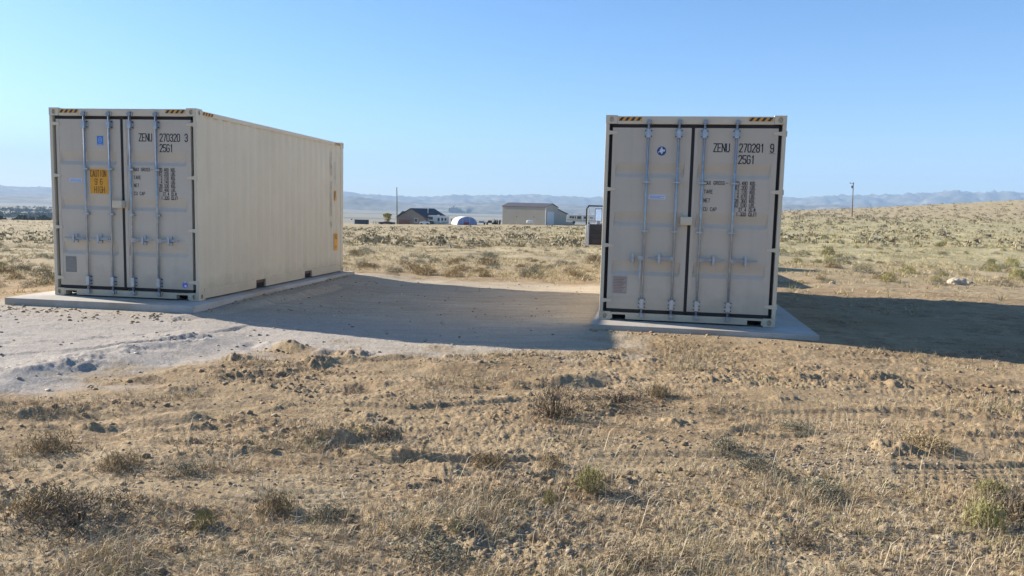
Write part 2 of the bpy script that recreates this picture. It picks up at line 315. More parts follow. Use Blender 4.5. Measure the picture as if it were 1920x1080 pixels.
    M['pebble'] = leafy('pale_gravel', (.17, .13, .09), (.33, .265, .19), (.52, .44, .34))
    M['clod'] = leafy('soil_clods', (.24, .17, .10), (.32, .235, .14), (.40, .30, .185))
    M['farleaf'] = leafy('valley_tree_leaves', (.035, .055, .035), (.06, .085, .045), (.09, .11, .06))
    M['autumn'] = leafy('autumn_leaves', (.24, .20, .04), (.38, .33, .07), (.5, .44, .12))
    M['bark'] = simple('bark', (.12, .09, .06), .9)
    t = NT('pale_boulder'); P = t.pos(); n = t.noise(4, 6, P); t.l(t.ramp(n, [(.3, (.36, .30, .22)), (.7, (.52, .45, .36))]), t.b.inputs['Base Color']); t.b.inputs['Roughness'].default_value = .9; t.bump(n, .5, .05); M['rock'] = t.m
    M['roofdark'] = simple('dark_shingle_roof', (.045, .047, .055), .8, scale=.8); M['tanwall'] = simple('grey_tan_siding', (.25, .215, .18), .8, scale=.6)
    M['barnwall'] = simple('tan_metal_siding', (.40, .365, .295), .6, scale=.3, var=.06); M['barnroof'] = simple('brown_grey_metal_roof', (.085, .075, .085), .6, scale=.3)
    M['trimwhite'] = simple('white_paint', (.72, .72, .70), .5); M['doorwhite'] = simple('white_roll_door_paint', (.55, .58, .62), .5)
    M['glass'] = simple('dark_glass', (.03, .04, .05), .1, spec=.8); M['fencewood'] = simple('red_brown_fence_wood', (.22, .115, .075), .85)
    M['rvwhite'] = simple('rv_white_panel', (.62, .61, .56), .45); M['rvstripe'] = simple('rv_tan_stripe', (.28, .25, .20), .5)
    M['tyre'] = simple('tyre_rubber', (.02, .02, .02), .8); M['darkred'] = simple('dark_maroon_paint', (.09, .035, .035), .4); M['shed'] = simple('dark_slate_panel', (.05, .06, .075), .6)
    M['domewhite'] = simple('white_fabric', (.70, .70, .68), .7); M['tarp_shade_blue'] = simple('blue_tarp_and_shade', (.20, .27, .48), .6); M['redtarp'] = simple('red_cloth', (.4, .06, .05), .7)  # the blue serves the trailer load and the shelter's painted end shade
    M['rust'] = simple('rusty_metal', (.14, .08, .055), .85, var=.4, scale=2); M['darkmetal'] = simple('dark_metal', (.045, .045, .05), .5, .4)
    M['polewood'] = simple('weathered_pole_wood', (.15, .125, .10), .85, scale=3); M['truckpaint'] = simple('white_truck_paint', (.62, .62, .62), .3, spec=.6)
    M['trucktrim'] = simple('black_vinyl_trim', (.028, .027, .030), .6); M['doorjamb'] = simple('silver_door_edge', (.55, .55, .55), .4)
    M['mirror'] = simple('mirror_glass', (.78, .80, .82), .04, 1.0, var=.02)
    t = NT('clear_window_glass'); t.b.inputs['Base Color'].default_value = (.9, .93, .95, 1); t.b.inputs['Roughness'].default_value = .02; t.b.inputs['IOR'].default_value = 1.0; t.b.inputs['Alpha'].default_value = .14; M['clear'] = t.m
    t = NT('mountain_slopes'); P = t.pos(); n = t.noise(.0022, 8, P, .65); t.l(t.ramp(n, [(.38, (.05, .06, .04)), (.52, (.14, .13, .09)), (.66, (.30, .25, .18))]), t.b.inputs['Base Color']); t.b.inputs['Roughness'].default_value = .95; M['mountain'] = t.m
build_materials()

# ------------------------------------------------------------------ mesh helpers
def setp(o, label=None, cat=None, group=None, kind=None):
    for k, v in (('label', label), ('category', cat), ('group', group), ('kind', kind)):
        if v: o[k] = v
    return o
def empty(name, loc=(0, 0, 0), rz=0, label=None, cat=None, group=None):
    o = bpy.data.objects.new(name, None); o.empty_display_size = .3; COL.objects.link(o); o.location = loc; o.rotation_euler = (0, 0, rz)
    return setp(o, label, cat, group)
class MB:
    def __init__(s): s.v = []; s.f = []
    def box(s, x0, x1, y0, y1, z0, z1):
        n = len(s.v); s.v += [(x0, y0, z0), (x1, y0, z0), (x1, y1, z0), (x0, y1, z0), (x0, y0, z1), (x1, y0, z1), (x1, y1, z1), (x0, y1, z1)]
        s.f += [(n, n + 3, n + 2, n + 1), (n + 4, n + 5, n + 6, n + 7), (n, n + 1, n + 5, n + 4), (n + 1, n + 2, n + 6, n + 5), (n + 2, n + 3, n + 7, n + 6), (n + 3, n, n + 4, n + 7)]; return s
    def quad(s, a, b, c, d): n = len(s.v); s.v += [a, b, c, d]; s.f.append((n, n + 1, n + 2, n + 3)); return s
    def prism(s, prof, ax, t0, t1):       # prof: list of 2D points (ccw); extruded along axis ax from t0 to t1
        n = len(s.v); k = len(prof)
        for t in (t0, t1):
            for p, q in prof: s.v.append({'x': (t, p, q), 'y': (p, t, q), 'z': (p, q, t)}[ax])
        s.f.append(tuple(range(n + k - 1, n - 1, -1))); s.f.append(tuple(range(n + k, n + 2 * k)))
        for i in range(k): j = (i + 1) % k; s.f.append((n + i, n + j, n + k + j, n + k + i))
        return s
    def tube(s, a, b, r0, r1=None, seg=10, cap=True):
        r1 = r0 if r1 is None else r1; a = Vector(a); b = Vector(b); d = (b - a).normalized()
        u = d.orthogonal().normalized(); v = d.cross(u); n = len(s.v)
        for c, r in ((a, r0), (b, r1)):
            for i in range(seg): an = 2 * math.pi * i / seg; s.v.append(tuple(c + r * (math.cos(an) * u + math.sin(an) * v)))
        for i in range(seg): j = (i + 1) % seg; s.f.append((n + i, n + j, n + seg + j, n + seg + i))
        if cap: s.f.append(tuple(range(n + seg - 1, n - 1, -1))); s.f.append(tuple(range(n + seg, n + 2 * seg)))
        return s
    def disc(s, c, r, y, seg=24):         # disc in the xz plane
        n = len(s.v); s.v += [(c[0] + r * math.cos(2 * math.pi * i / seg), y, c[1] + r * math.sin(2 * math.pi * i / seg)) for i in range(seg)]; s.f.append(tuple(range(n, n + seg))); return s
    def xf(s, fn): s.v = [tuple(fn(Vector(p))) for p in s.v]; return s
    def build(s, name, m, parent=None, smooth=False, bevel=0, label=None):
        me = bpy.data.meshes.new(name); me.from_pydata(s.v, [], s.f); me.materials.append(M[m] if isinstance(m, str) else m)
        if smooth:
            me.polygons.foreach_set('use_smooth', [True] * len(me.polygons))
        o = bpy.data.objects.new(name, me); COL.objects.link(o)
        if parent: o.parent = parent
        if bevel:
            b = o.modifiers.new('bevel', 'BEVEL'); b.width = bevel; b.segments = 2; b.limit_method = 'ANGLE'
        if label: o['label'] = label
        return o
def np_mesh(name, V, Fc, m, nper=3, parent=None, smooth=False):
    me = bpy.data.meshes.new(name); nf = len(Fc)
    me.vertices.add(len(V)); me.vertices.foreach_set('co', np.ascontiguousarray(V, np.float32).ravel())
    me.loops.add(nf * nper); me.loops.foreach_set('vertex_index', np.ascontiguousarray(Fc, np.int32).ravel())
    me.polygons.add(nf); me.polygons.foreach_set('loop_start', np.arange(0, nf * nper, nper, dtype=np.int32)); me.polygons.foreach_set('loop_total', np.full(nf, nper, np.int32))
    if smooth: me.polygons.foreach_set('use_smooth', np.ones(nf, bool))
    me.update(calc_edges=True); me.materials.append(M[m]); o = bpy.data.objects.new(name, me); COL.objects.link(o)
    if parent: o.parent = parent
    return o
def copy_tree(o, parent=None):
    c = o.copy(); COL.objects.link(c); c.parent = parent
    for ch in o.children: copy_tree(ch, c)
    return c

# ------------------------------------------------------------------ the ground sheet
def build_ground():
    th = np.concatenate([np.radians(np.linspace(-180, -41, 60, endpoint=False)), np.radians(np.linspace(-41, 41, 980)), np.radians(np.linspace(41, 180, 60))[1:]])
    # near rows follow perspective, far rows coarser
    rr = np.concatenate([[.4, 1.2, 2.0], np.exp(np.linspace(math.log(2.7), math.log(22), 500)), np.exp(np.linspace(math.log(22), math.log(450), 130))[1:], np.exp(np.linspace(math.log(450), math.log(15000), 60))[1:]])
    T, Q = np.meshgrid(th, rr); X = Q * np.sin(T); Y = Q * np.cos(T)
    Z = zmacro(X, Y) + zdetail(X.ravel(), Y.ravel()).reshape(X.shape)
    nr, nc = X.shape; V = np.stack([X, Y, Z], -1).reshape(-1, 3)
    i = np.arange(nr - 1)[:, None] * nc + np.arange(nc - 1)[None]; Fc = np.stack([i, i + 1, i + nc + 1, i + nc], -1).reshape(-1, 4)[:, ::-1]
    V = np.vstack([V, [[0, 0, float(zmacro(np.array([0.]), np.array([.01]))[0])]]])
    o = np_mesh('ground', V, Fc, 'ground', 4, smooth=True)
    x, y = V[:, 0], V[:, 1]; r = np.hypot(x, y); me = o.data
    pad = padmask(x, y) * (r < 60)
    veg = np.clip(sst(-.1, .5, fbm(x * .6, y * .9, 4, 51) + .25 * sst(5.6, 4, y) + .5 * sst(17, 20, r)), 0, 1)
    veg *= (.35 + .65 * np.maximum(sst(5.8, 4.3, y), sst(16.5, 20, r)))
    att = {'pad': pad, 'veg': veg, 'far': sst(300, 900, r), 'mid': sst(18, 34, r) * .92, 'grey': sst(1.5, -3.5, x) * sst(12.5, 10, y),
           'green': sst(2, 14, x) * sst(22, 30, y) * sst(260, 150, r)}
    for k, v in att.items():
        a = me.attributes.new(k, 'FLOAT', 'POINT'); a.data.foreach_set('value', np.ascontiguousarray(v, np.float32))
    setp(o, kind='structure')
build_ground()

# ------------------------------------------------------------------ mountains
def build_mountains(name, r0, r1, knots, amp, sd_):
    deg = np.linspace(-44, 44, 420); n = 26; q = np.linspace(0, 1, n)
    env = np.interp(deg, *zip(*knots))
    D, Qq = np.meshgrid(deg, q); E = np.interp(D, *zip(*knots)); E = E * (1 + (.10 * fbm(D * .4, D * 0 + sd_, 2, sd_) - .15 * np.abs(fbm(D * .8, D * 0, 5, sd_ + 2, .45)) + .06) * (1 - .85 * sst(12, 22, D))); rad = r0 + (r1 - r0) * Qq
    X = rad * np.sin(np.radians(D)); Y = rad * np.cos(np.radians(D)); sc = 1 / (r0 * .035)
    rid = 1 - np.abs(fbm(X * sc, Y * sc, 5, sd_)); prof = np.sin(np.clip(Qq / .72, 0, 1) * math.pi / 2) ** 1.15 * sst(1.0, .74, Qq)
    top = E * (r0 + .72 * (r1 - r0)) + CZ + 42
    Z = -43 + top * prof * (1 - amp * (1 - rid) * (.35 + .65 * (1 - prof)) * 1.3) + top * amp * .12 * fbm(X * sc * 3, Y * sc * 3, 3, sd_ + 5) * prof
    V = np.stack([X, Y, Z], -1).reshape(-1, 3); nc = len(deg); i = np.arange(n - 1)[:, None] * nc + np.arange(nc - 1)[None]
    o = np_mesh(name, V, np.stack([i, i + 1, i + nc + 1, i + nc], -1).reshape(-1, 4)[:, ::-1], 'mountain', 4, smooth=True); setp(o, kind='structure')
build_mountains('mountains', 8200, 13500, [(-44, .012), (-33.3, .0112), (-31, .0105), (-27, .009), (-12.2, .0148), (-10.8, .0135), (-9, .0115), (-6, .0125), (-4, .0147), (-2.3, .0165), (-1, .0178), (1.5, .0175), (3.5, .0172), (5.2, .0165), (10, .02), (18, .0215), (20.5, .0225), (23, .0255), (25.3, .0262), (29, .0305), (32.8, .0312), (44, .03)], .55, 60)
build_mountains('hills', 5200, 7600, [(-44, .002), (-33, .0015), (-28, .003), (-12.5, .0075), (-11.5, .010), (-10, .0065), (-7, .0045), (-5, .0035), (-3, .007), (0, .0085), (2, .0055), (5, .006), (12, .01), (18, .012), (22, .0145), (26, .013), (33, .017), (44, .015)], .6, 71)

# ------------------------------------------------------------------ concrete slabs
def slab(C, a0, a1, b0, b1, label):
    mb = MB(); mb.box(a0, a1, b0, b1, -.34, -.004); o = mb.build('concrete_slab', 'concrete', bevel=.012)
    o.location = C[:3]; o.rotation_euler = (0, 0, C[3]); setp(o, label, 'concrete slab', 'concrete slabs under the containers'); return o
slab(C1, -.43, 2.66, -.53, 6.2, 'pale concrete slab under the left container, half buried in dirt along its right edge')
slab(C2, -.08, 2.93, -.50, 6.25, 'pale concrete slab under the right container, sticking out on its right side')

# ------------------------------------------------------------------ stroke lettering (grid 4 wide, 6 high)
G = {'A': [[(0, 0), (2, 6), (4, 0)], [(.8, 2), (3.2, 2)]], 'B': [[(0, 0), (0, 6), (3, 6), (4, 5), (4, 4), (3, 3), (0, 3)], [(3, 3), (4, 2), (4, 1), (3, 0), (0, 0)]],
     'C': [[(4, 5), (3, 6), (1, 6), (0, 5), (0, 1), (1, 0), (3, 0), (4, 1)]], 'D': [[(0, 0), (0, 6), (3, 6), (4, 5), (4, 1), (3, 0), (0, 0)]], 'E': [[(4, 6), (0, 6), (0, 0), (4, 0)], [(0, 3), (3, 3)]],
     'F': [[(4, 6), (0, 6), (0, 0)], [(0, 3), (3, 3)]], 'G': [[(4, 5), (3, 6), (1, 6), (0, 5), (0, 1), (1, 0), (3, 0), (4, 1), (4, 3), (2.4, 3)]], 'H': [[(0, 0), (0, 6)], [(4, 0), (4, 6)], [(0, 3), (4, 3)]],
     'I': [[(2, 0), (2, 6)]], 'K': [[(0, 0), (0, 6)], [(4, 6), (0, 2.6)], [(1.2, 3.6), (4, 0)]], 'L': [[(0, 6), (0, 0), (4, 0)]], 'M': [[(0, 0), (0, 6), (2, 2.5), (4, 6), (4, 0)]], 'N': [[(0, 0), (0, 6), (4, 0), (4, 6)]],
     'O': [[(1, 0), (0, 1), (0, 5), (1, 6), (3, 6), (4, 5), (4, 1), (3, 0), (1, 0)]], 'P': [[(0, 0), (0, 6), (3, 6), (4, 5), (4, 3.8), (3, 2.8), (0, 2.8)]], 'R': [[(0, 0), (0, 6), (3, 6), (4, 5), (4, 4), (3, 3), (0, 3)], [(2, 3), (4, 0)]],
     'S': [[(4, 5), (3, 6), (1, 6), (0, 5), (0, 4), (1, 3), (3, 3), (4, 2), (4, 1), (3, 0), (1, 0), (0, 1)]], 'T': [[(0, 6), (4, 6)], [(2, 6), (2, 0)]], 'U': [[(0, 6), (0, 1), (1, 0), (3, 0), (4, 1), (4, 6)]],
     'X': [[(0, 0), (4, 6)], [(0, 6), (4, 0)]], 'Z': [[(0, 6), (4, 6), (0, 0), (4, 0)]], '0': [[(1, 0), (0, 1), (0, 5), (1, 6), (3, 6), (4, 5), (4, 1), (3, 0), (1, 0)]],
     '1': [[(1.2, 4.8), (2.2, 6), (2.2, 0)]], '2': [[(0, 5), (1, 6), (3, 6), (4, 5), (4, 4), (0, 0), (4, 0)]], '3': [[(0, 5), (1, 6), (3, 6), (4, 5), (4, 4), (3, 3), (1.5, 3)], [(3, 3), (4, 2), (4, 1), (3, 0), (1, 0), (0, 1)]],
     '4': [[(3, 0), (3, 6), (0, 2), (4, 2)]], '5': [[(4, 6), (0, 6), (0, 3.4), (3, 3.4), (4, 2.4), (4, 1), (3, 0), (1, 0), (0, 1)]], '6': [[(4, 5), (3, 6), (1, 6), (0, 5), (0, 1), (1, 0), (3, 0), (4, 1), (4, 2.4), (3, 3.4), (0, 3.4)]],
     '7': [[(0, 6), (4, 6), (1.5, 0)]], '8': [[(1, 3), (0, 4), (0, 5), (1, 6), (3, 6), (4, 5), (4, 4), (3, 3), (1, 3), (0, 2), (0, 1), (1, 0), (3, 0), (4, 1), (4, 2), (3, 3)]], '9': [[(0, 1), (1, 0), (3, 0), (4, 1), (4, 5), (3, 6), (1, 6), (0, 5), (0, 3.6), (1, 2.6), (4, 2.6)]],
     '.': [[(1.8, 0), (1.8, .6)]], '-': [[(0, 3), (4, 3)]], "'": [[(2, 6), (2, 4.6)]]}
def text_mb(mb, s, a, z, h, wch, gap, th, fn, right=False, vertical=False):
    """fn maps flat (a, z) to a 3D point; letters lie on the surface"""
    adv = wch + gap; x0 = a - (len(s) * adv - gap) if right else a
    for i, ch in enumerate(s):
        if vertical: ox, oz = a, z - i * (h * 1.28)
        else: ox, oz = x0 + i * adv, z
        for st in G.get(ch, []):
            for (p, q), (p2, q2) in zip(st[:-1], st[1:]):
                A = Vector((ox + p / 4 * wch, oz + q / 6 * h)); B = Vector((ox + p2 / 4 * wch, oz + q2 / 6 * h)); d = (B - A)
                if d.length < 1e-6: continue
                d.normalize(); nrm = Vector((-d.y, d.x)) * th / 2; A = A - d * th * .42; B = B + d * th * .42
                mb.quad(*[fn(p_) for p_ in (A - nrm, B - nrm, B + nrm, A + nrm)])
    return mb

# ------------------------------------------------------------------ container
W_, H_, L_ = 2.438, 2.896, 6.058
def casting(parent, x0, y0, z0, sx, sy):
    """corner casting 162 x 178 x 118 with oval holes in its two outer faces; sx/sy = outer side"""
    w, d, h = .162, .178, .118; mb = MB()
    X0, X1 = (x0, x0 + w); Y0, Y1 = (y0, y0 + d)
    def face(o, u, v, nrm, lu, lv, ru, rv):
        n0 = len(mb.v); cu, cv = lu / 2, lv / 2; K = 24; o = Vector(o); u = Vector(u); v = Vector(v); nrm = Vector(nrm)
        ring = []; outer = []
        for i in range(K):
            an = 2 * math.pi * (i + .5) / K; c, s = math.cos(an), math.sin(an)
            ring.append((cu + ru * c, cv + rv * s)); m = max(abs(c) / cu, abs(s) / cv); outer.append((cu + c / m, cv + s / m))
        for pts, off in ((outer, 0), (ring, 0), (ring, -.035)):
            for p, q in pts: mb.v.append(tuple(o + u * p + v * q + nrm * off))
        for lv_ in range(2):
            for i in range(K):
                j = (i + 1) % K; a = n0 + lv_ * K; mb.f.append((a + i, a + j, a + K + j, a + K + i))
        mb.f.append(tuple(range(n0 + 2 * K, n0 + 3 * K)))
        for q_, (cu_, cv_) in enumerate(((0, 0), (lu, 0), (lu, lv), (0, lv))):      # corner triangles
            n1 = len(mb.v); mb.v.append(tuple(o + u * cu_ + v * cv_)); k0 = [14, 20, 2, 8][q_]
            near = sorted(range(K), key=lambda i: (outer[i][0] - cu_) ** 2 + (outer[i][1] - cv_) ** 2)[:2]; mb.f.append((n1, n0 + near[0], n0 + near[1]))
    yo = Y0 if sy < 0 else Y1; xo = X0 if sx < 0 else X1
    face((X0, yo, z0), (1, 0, 0), (0, 0, 1), (0, -1 if sy < 0 else 1, 0), w, h, .030, .038)
    face((xo, Y0, z0), (0, 1, 0), (0, 0, 1), (-1 if sx < 0 else 1, 0, 0), d, h, .028, .036)
    yi = Y1 if sy < 0 else Y0; xi = X1 if sx < 0 else X0
    mb.quad((X0, yi, z0), (X1, yi, z0), (X1, yi, z0 + h), (X0, yi, z0 + h)); mb.quad((xi, Y0, z0), (xi, Y1, z0), (xi, Y1, z0 + h), (xi, Y0, z0 + h))
    for z in (z0, z0 + h): mb.quad((X0, Y0, z), (X1, Y0, z), (X1, Y1, z), (X0, Y1, z))
    return mb.build('corner_casting', 'paint', parent)
def hazard(parent, fn, a0, a1, z0, z1, n=4):
    mb = MB(); mb.quad(*[fn(Vector(p)) for p in ((a0, z0), (a1, z0), (a1, z1), (a0, z1))]); o = mb.build('hazard_stripe', 'yellow', parent)
    mb = MB(); wd = (a1 - a0) / (n * 2); sk = wd * .95
    fn2 = lambda p: tuple(Vector(fn(p)) + (Vector(fn(p)) - Vector(fn(p))).normalized() * 0)
    for i in range(n):
        b = a0 + i * 2 * wd; 
        mb.quad(*[fn(Vector(p), 1) for p in ((b, z0), (min(b + wd * 1.0, a1), z0), (min(b + wd + sk, a1), z1), (min(b + sk, a1), z1))])
    mb.build('stripe_print', 'blk', o)
def make_container(C, spec):
    root = empty('shipping_container', C[:3], C[3], spec['label'], 'shipping container', 'cream shipping containers')
    # corner posts (front ones are slim, with an inner return)
    for x0, x1 in ((0, .052), (W_ - .052, W_)):
        mb = MB(); mb.box(x0, x1, .002, .16, .118, H_ - .118); mb.build('corner_post', 'paint', root, bevel=.006)
    for x0, x1 in ((.004, .15), (W_ - .15, W_ - .004)):
        mb = MB(); mb.box(x0, x1, L_ - .15, L_ - .003, .118, H_ - .118); mb.build('corner_post', 'paint', root, bevel=.01)
    for x0, sx in ((0, -1), (W_ - .162, 1)):
        for y0, sy in ((0, -1), (L_ - .178, 1)):
            for z0 in (0, H_ - .118): casting(root, x0, y0, z0, sx, sy)
    # header and sill at the door end
    mb = MB(); mb.box(.162, W_ - .162, .004, .09, H_ - .122, H_ - .012); mb.build('door_header', 'paint', root, bevel=.008)
    mb = MB(); zt = .112; n = .16; prof = [(.162, .085), (.162 + .03, .085), (.20, .085), (.20, .02)]
    mb.box(.162, .185, .003, .1, .018, zt); mb.box(.185, .375, .003, .1, .082, zt); mb.box(.375, W_ - .375, .003, .1, .018, zt); mb.box(W_ - .375, W_ - .185, .003, .1, .082, zt); mb.box(W_ - .185, W_ - .162, .003, .1, .018, zt)
    mb.build('door_sill', 'paint', root)
    mb = MB(); mb.box(.05, W_ - .05, .11, .14, .14, H_ - .1); mb.build('door_rebate', 'rubber', root)
    mb = MB(); mb.box(.03, W_ - .03, .14, L_ - .03, .10, .16); mb.build('floor', 'rust', root)
    mb = MB(); mb.box(.18, W_ - .18, .16, 5.8, .03, .095); mb.build('crossmembers', 'hole', root)
    # side rails and forklift pockets
    pk = [(1.86, 2.22), (3.93, 4.29)]
    for x0, x1 in ((.006, .06), (W_ - .06, W_ - .006)):
        mb = MB(); ys = [.178, pk[0][0], pk[0][1], pk[1][0], pk[1][1], L_ - .178]
        for i in range(0, 6, 2): mb.box(x0, x1, ys[i], ys[i + 1], .022, .178)
        for a, b in pk: mb.box(x0, x1, a, b, .158, .178)
        mb.build('bottom_rail', 'paint', root)
        for a, b in pk:
            mb = MB(); mb.box(min(x0, x1) + .012 if x0 > 1 else x0 + .012, x1 - .012, a + .001, b - .001, .03, .157)
            mb.v = [(p[0] + (-.02 if x0 > 1 else .02), p[1], p[2]) for p in mb.v]; mb.build('forklift_pocket', 'hole', root)
        mb = MB(); mb.box(x0, x1, .178, L_ - .178, H_ - .085, H_ - .02); mb.build('top_rail', 'paint', root)
    # corrugated side walls
    for side in (0, 1):
        pts = [(.16, 0)]; y = .22; 
        while y < L_ - .36: pts += [(y, 0), (y + .072, .027), (y + .142, .027), (y + .214, 0)]; y += .278
        pts.append((L_ - .15, 0)); mb = MB()
        fx = (lambda d: .016 + d) if side == 0 else (lambda d: W_ - .016 - d)
        for (ya, da), (yb, db) in zip(pts[:-1], pts[1:]):
            mb.quad((fx(da), ya, .178), (fx(db), yb, .178), (fx(db), yb, H_ - .085), (fx(da), ya, H_ - .085))
        mb.build('side_wall', 'paint', root)
    mb = MB(); pts = [(.15, 0)]; x = .2
    while x < W_ - .4: pts += [(x, 0), (x + .068, -.04), (x + .138, -.04), (x + .206, 0)]; x += .278
    pts.append((W_ - .15, 0))
    for (xa, da), (xb, db) in zip(pts[:-1], pts[1:]): mb.quad((xa, L_ - .02 + da, .12), (xb, L_ - .02 + db, .12), (xb, L_ - .02 + db, H_ - .1), (xa, L_ - .02 + da, H_ - .1))
    mb.build('end_wall', 'paint', root)
    mb = MB(); mb.box(.06, W_ - .06, L_ - .1, L_ - .02, H_ - .1, H_ - .02); mb.box(.162, W_ - .162, L_ - .1, L_ - .02, .02, .12); mb.build('end_rail', 'paint', root)
    mb = MB(); y = .09; pts = [(.09, 0)]
    while y < L_ - .3: pts += [(y + .03, 0), (y + .06, -.018), (y + .14, -.018), (y + .17, 0)]; y += .21
    pts.append((L_ - .02, 0))
    for (ya, da), (yb, db) in zip(pts[:-1], pts[1:]): mb.quad((.06, ya, H_ - .024 + da), (W_ - .06, ya, H_ - .024 + da), (W_ - .06, yb, H_ - .024 + db), (.06, yb, H_ - .024 + db))
    mb.build('roof', 'paint', root)
    # doors
    YF = .018; cx = 1.219 - .012; D0, D1 = .10, cx - .022; E0, E1 = cx + .022, W_ - .10; ZB, ZT = .165, 2.725
    troughs = (2.06, 1.375, .68)
    doors = []
    for a0, a1 in ((D0, D1), (E0, E1)):
        prof = [(ZB, 0)]
        for zc in sorted(troughs): prof += [(zc - .028, 0), (zc + .026, .030), (zc + .055, .030), (zc + .185, 0)]
        prof.append((ZT, 0)); mb = MB(); i0, i1 = a0 + .055, a1 - .075
        def sk(c, d): return c
        for (za, da), (zb, db) in zip(prof[:-1], prof[1:]):
            cols = [(a0, 0), (i0, 0), (i0 + .02, 1), (i1 - .02, 1), (i1, 0), (a1, 0)]
            for (ca, fa), (cb, fb) in zip(cols[:-1], cols[1:]):
                mb.quad((ca, YF + da * fa, za), (cb, YF + da * fb, za), (cb, YF + db * fb, zb), (ca, YF + db * fa, zb))
        for (p, q, r_, s_) in ((a0, a0, ZB, ZT), (a1, a1, ZB, ZT)): mb.quad((p, YF, r_), (p, YF + .064, r_), (p, YF + .064, s_), (p, YF, s_))
        mb.quad((a0, YF, ZT), (a1, YF, ZT), (a1, YF + .055, ZT), (a0, YF + .055, ZT)); mb.quad((a0, YF, ZB), (a1, YF, ZB), (a1, YF + .055, ZB), (a0, YF + .055, ZB))
        # raised frame lines
        mb.box(a0 + .002, a1 - .002, YF - .004, YF + .001, ZB + .002, .325)
        mb.box(a0 + .002, a0 + .05, YF - .004, YF + .001, .325, ZT - .002); mb.box(a1 - .07, a1 - .002, YF - .004, YF + .001, .325, ZT - .002)
        d = mb.build('door', 'doorpaint', root); doors.append(d)
        mb = MB(); left = a0 < 1; g0 = a0 - .045 if left else a1; g1 = a0 if left else a1 + .045
        mb.box(g0, g1, YF + .050, YF + .065, ZB - .045, ZT + .045)
        mb.box(a0, a1, YF + .012, YF + .03, ZT, ZT + .045); mb.box(a0, a1, YF + .012, YF + .03, ZB - .045, ZB)
        if left: mb.box(a1, a1 + .040, YF + .002, YF + .05, ZB - .03, ZT + .044); mb.prism([(a1 - .015, ZT), (a1 + .06, ZT), (a1 + .085, ZT + .05), (a1 - .04, ZT + .05)], 'y', YF - .004, YF + .011)
        mb.build('gasket', 'rubber', d)
        for zh in (2.655, 1.865, 1.07, .28):
            mb = MB(); h = .036
            if left: mb.prism([(.006, zh - h), (.165, zh - h * .35), (.165, zh + h * .35), (.006, zh + h)], 'y', YF - .014, YF - .003); mb.tube((.03, YF - .004, zh - h - .01), (.03, YF - .004, zh + h + .01), .013)
            else: mb.prism([(W_ - .006, zh + h), (W_ - .165, zh + h * .35), (W_ - .165, zh - h * .35), (W_ - .006, zh - h)], 'y', YF - .014, YF - .003); mb.tube((W_ - .03, YF - .004, zh - h - .01), (W_ - .03, YF - .004, zh + h + .01), .013); mb.box(W_ + .0, W_ + .012, .0, .05, zh - h, zh + h)
            mb.build('hinge', 'paint', d)
    rods = (.598, 1.014, 1.36, 1.789)
    for k, a in enumerate(rods):
        d = doors[0] if k < 2 else doors[1]; yr = YF - .034
        mb = MB(); mb.tube((a, yr, .075), (a, yr, 2.835), .0165, seg=12); mb.build('lock_rod', 'galv', d, smooth=True)
        for z0, z1 in ((2.585, 2.70), (.185, .325)):      # upper and lower brackets
            mb = MB()
            mb.box(a - .052, a - .02, YF - .012, YF - .002, z0, z1); mb.box(a + .02, a + .052, YF - .012, YF - .002, z0, z1)
            mb.box(a - .026, a + .026, yr - .024, yr - .017, z0, z1); mb.box(a - .026, a - .018, yr - .02, YF - .004, z0, z1); mb.box(a + .018, a + .026, yr - .02, YF - .004, z0, z1)
            mb.build('rod_bracket', 'galv', d)
        mb = MB()
        for z in (2.605, 2.685, .2, .25, .31):
            for s in (-1, 1): mb.tube((a + s * .040, YF - .002, z), (a + s * .040, YF - .024, z), .0085, seg=8)
        for z in (1.97, 1.288):
            for s in (-1, 1): mb.tube((a + s * .036, YF - .002, z), (a + s * .036, YF - .022, z), .0085, seg=8)
        setp(mb.build('bolts', 'darkmetal', d), kind='stuff')
        for z in (1.97, 1.288):
            mb = MB(); mb.box(a - .052, a + .052, yr - .022, yr + .028, z - .012, z + .012); mb.build('rod_guide', 'galv', d)
        for z, up in ((2.80, 1), (.085, -1)):
            mb = MB(); mb.box(a - .020, a + .020, yr - .022, yr + .02, z - .035, z + .035); mb.prism([(a - .03, z - .012), (a + .035, z - .02), (a + .035, z + .02), (a - .03, z + .012)], 'y', yr - .03, yr + .01)
            mb.build('locking_cam', 'galvdark', d)
            mb = MB(); mb.box(a - .034, a - .024, -.022, .004, z - .028, z + .03); mb.box(a + .036, a + .046, -.022, .004, z - .028, z + .03); mb.box(a - .034, a + .046, -.002, .005, z - .03, z + .034); mb.build('cam_keeper', 'doorpaint', root)
        s = -1 if k < 2 else 1; zh = .905; lz = zh + .015
        hub = a + (s * .03); drop = spec.get('dropped') == k
        mb = MB(); mb.box(min(hub - s * .02, hub + s * .045), max(hub - s * .02, hub + s * .045), yr - .024, yr - .010, zh - .028, zh + .028)
        mb.build('handle_hub', 'galv', d)
        if drop: mb = MB(); mb.prism([(a - .060, .60), (a - .035, .60), (a - .028, zh), (a - .052, zh)], 'y', yr - .036, yr - .026); mb.build('handle', 'galv', d, label='door handle hanging straight down beside its rod')
        else:
            e = a + s * .36; mb = MB(); P_ = [(a + s * .03, zh - .020), (a + s * .18, zh - .014), (e, zh + .0), (e, zh + .020), (a + s * .18, zh + .020), (a + s * .03, zh + .020)]
            mb.prism(P_ if s > 0 else P_[::-1], 'y', yr - .036, yr - .026); mb.build('handle', 'galvdark', d)
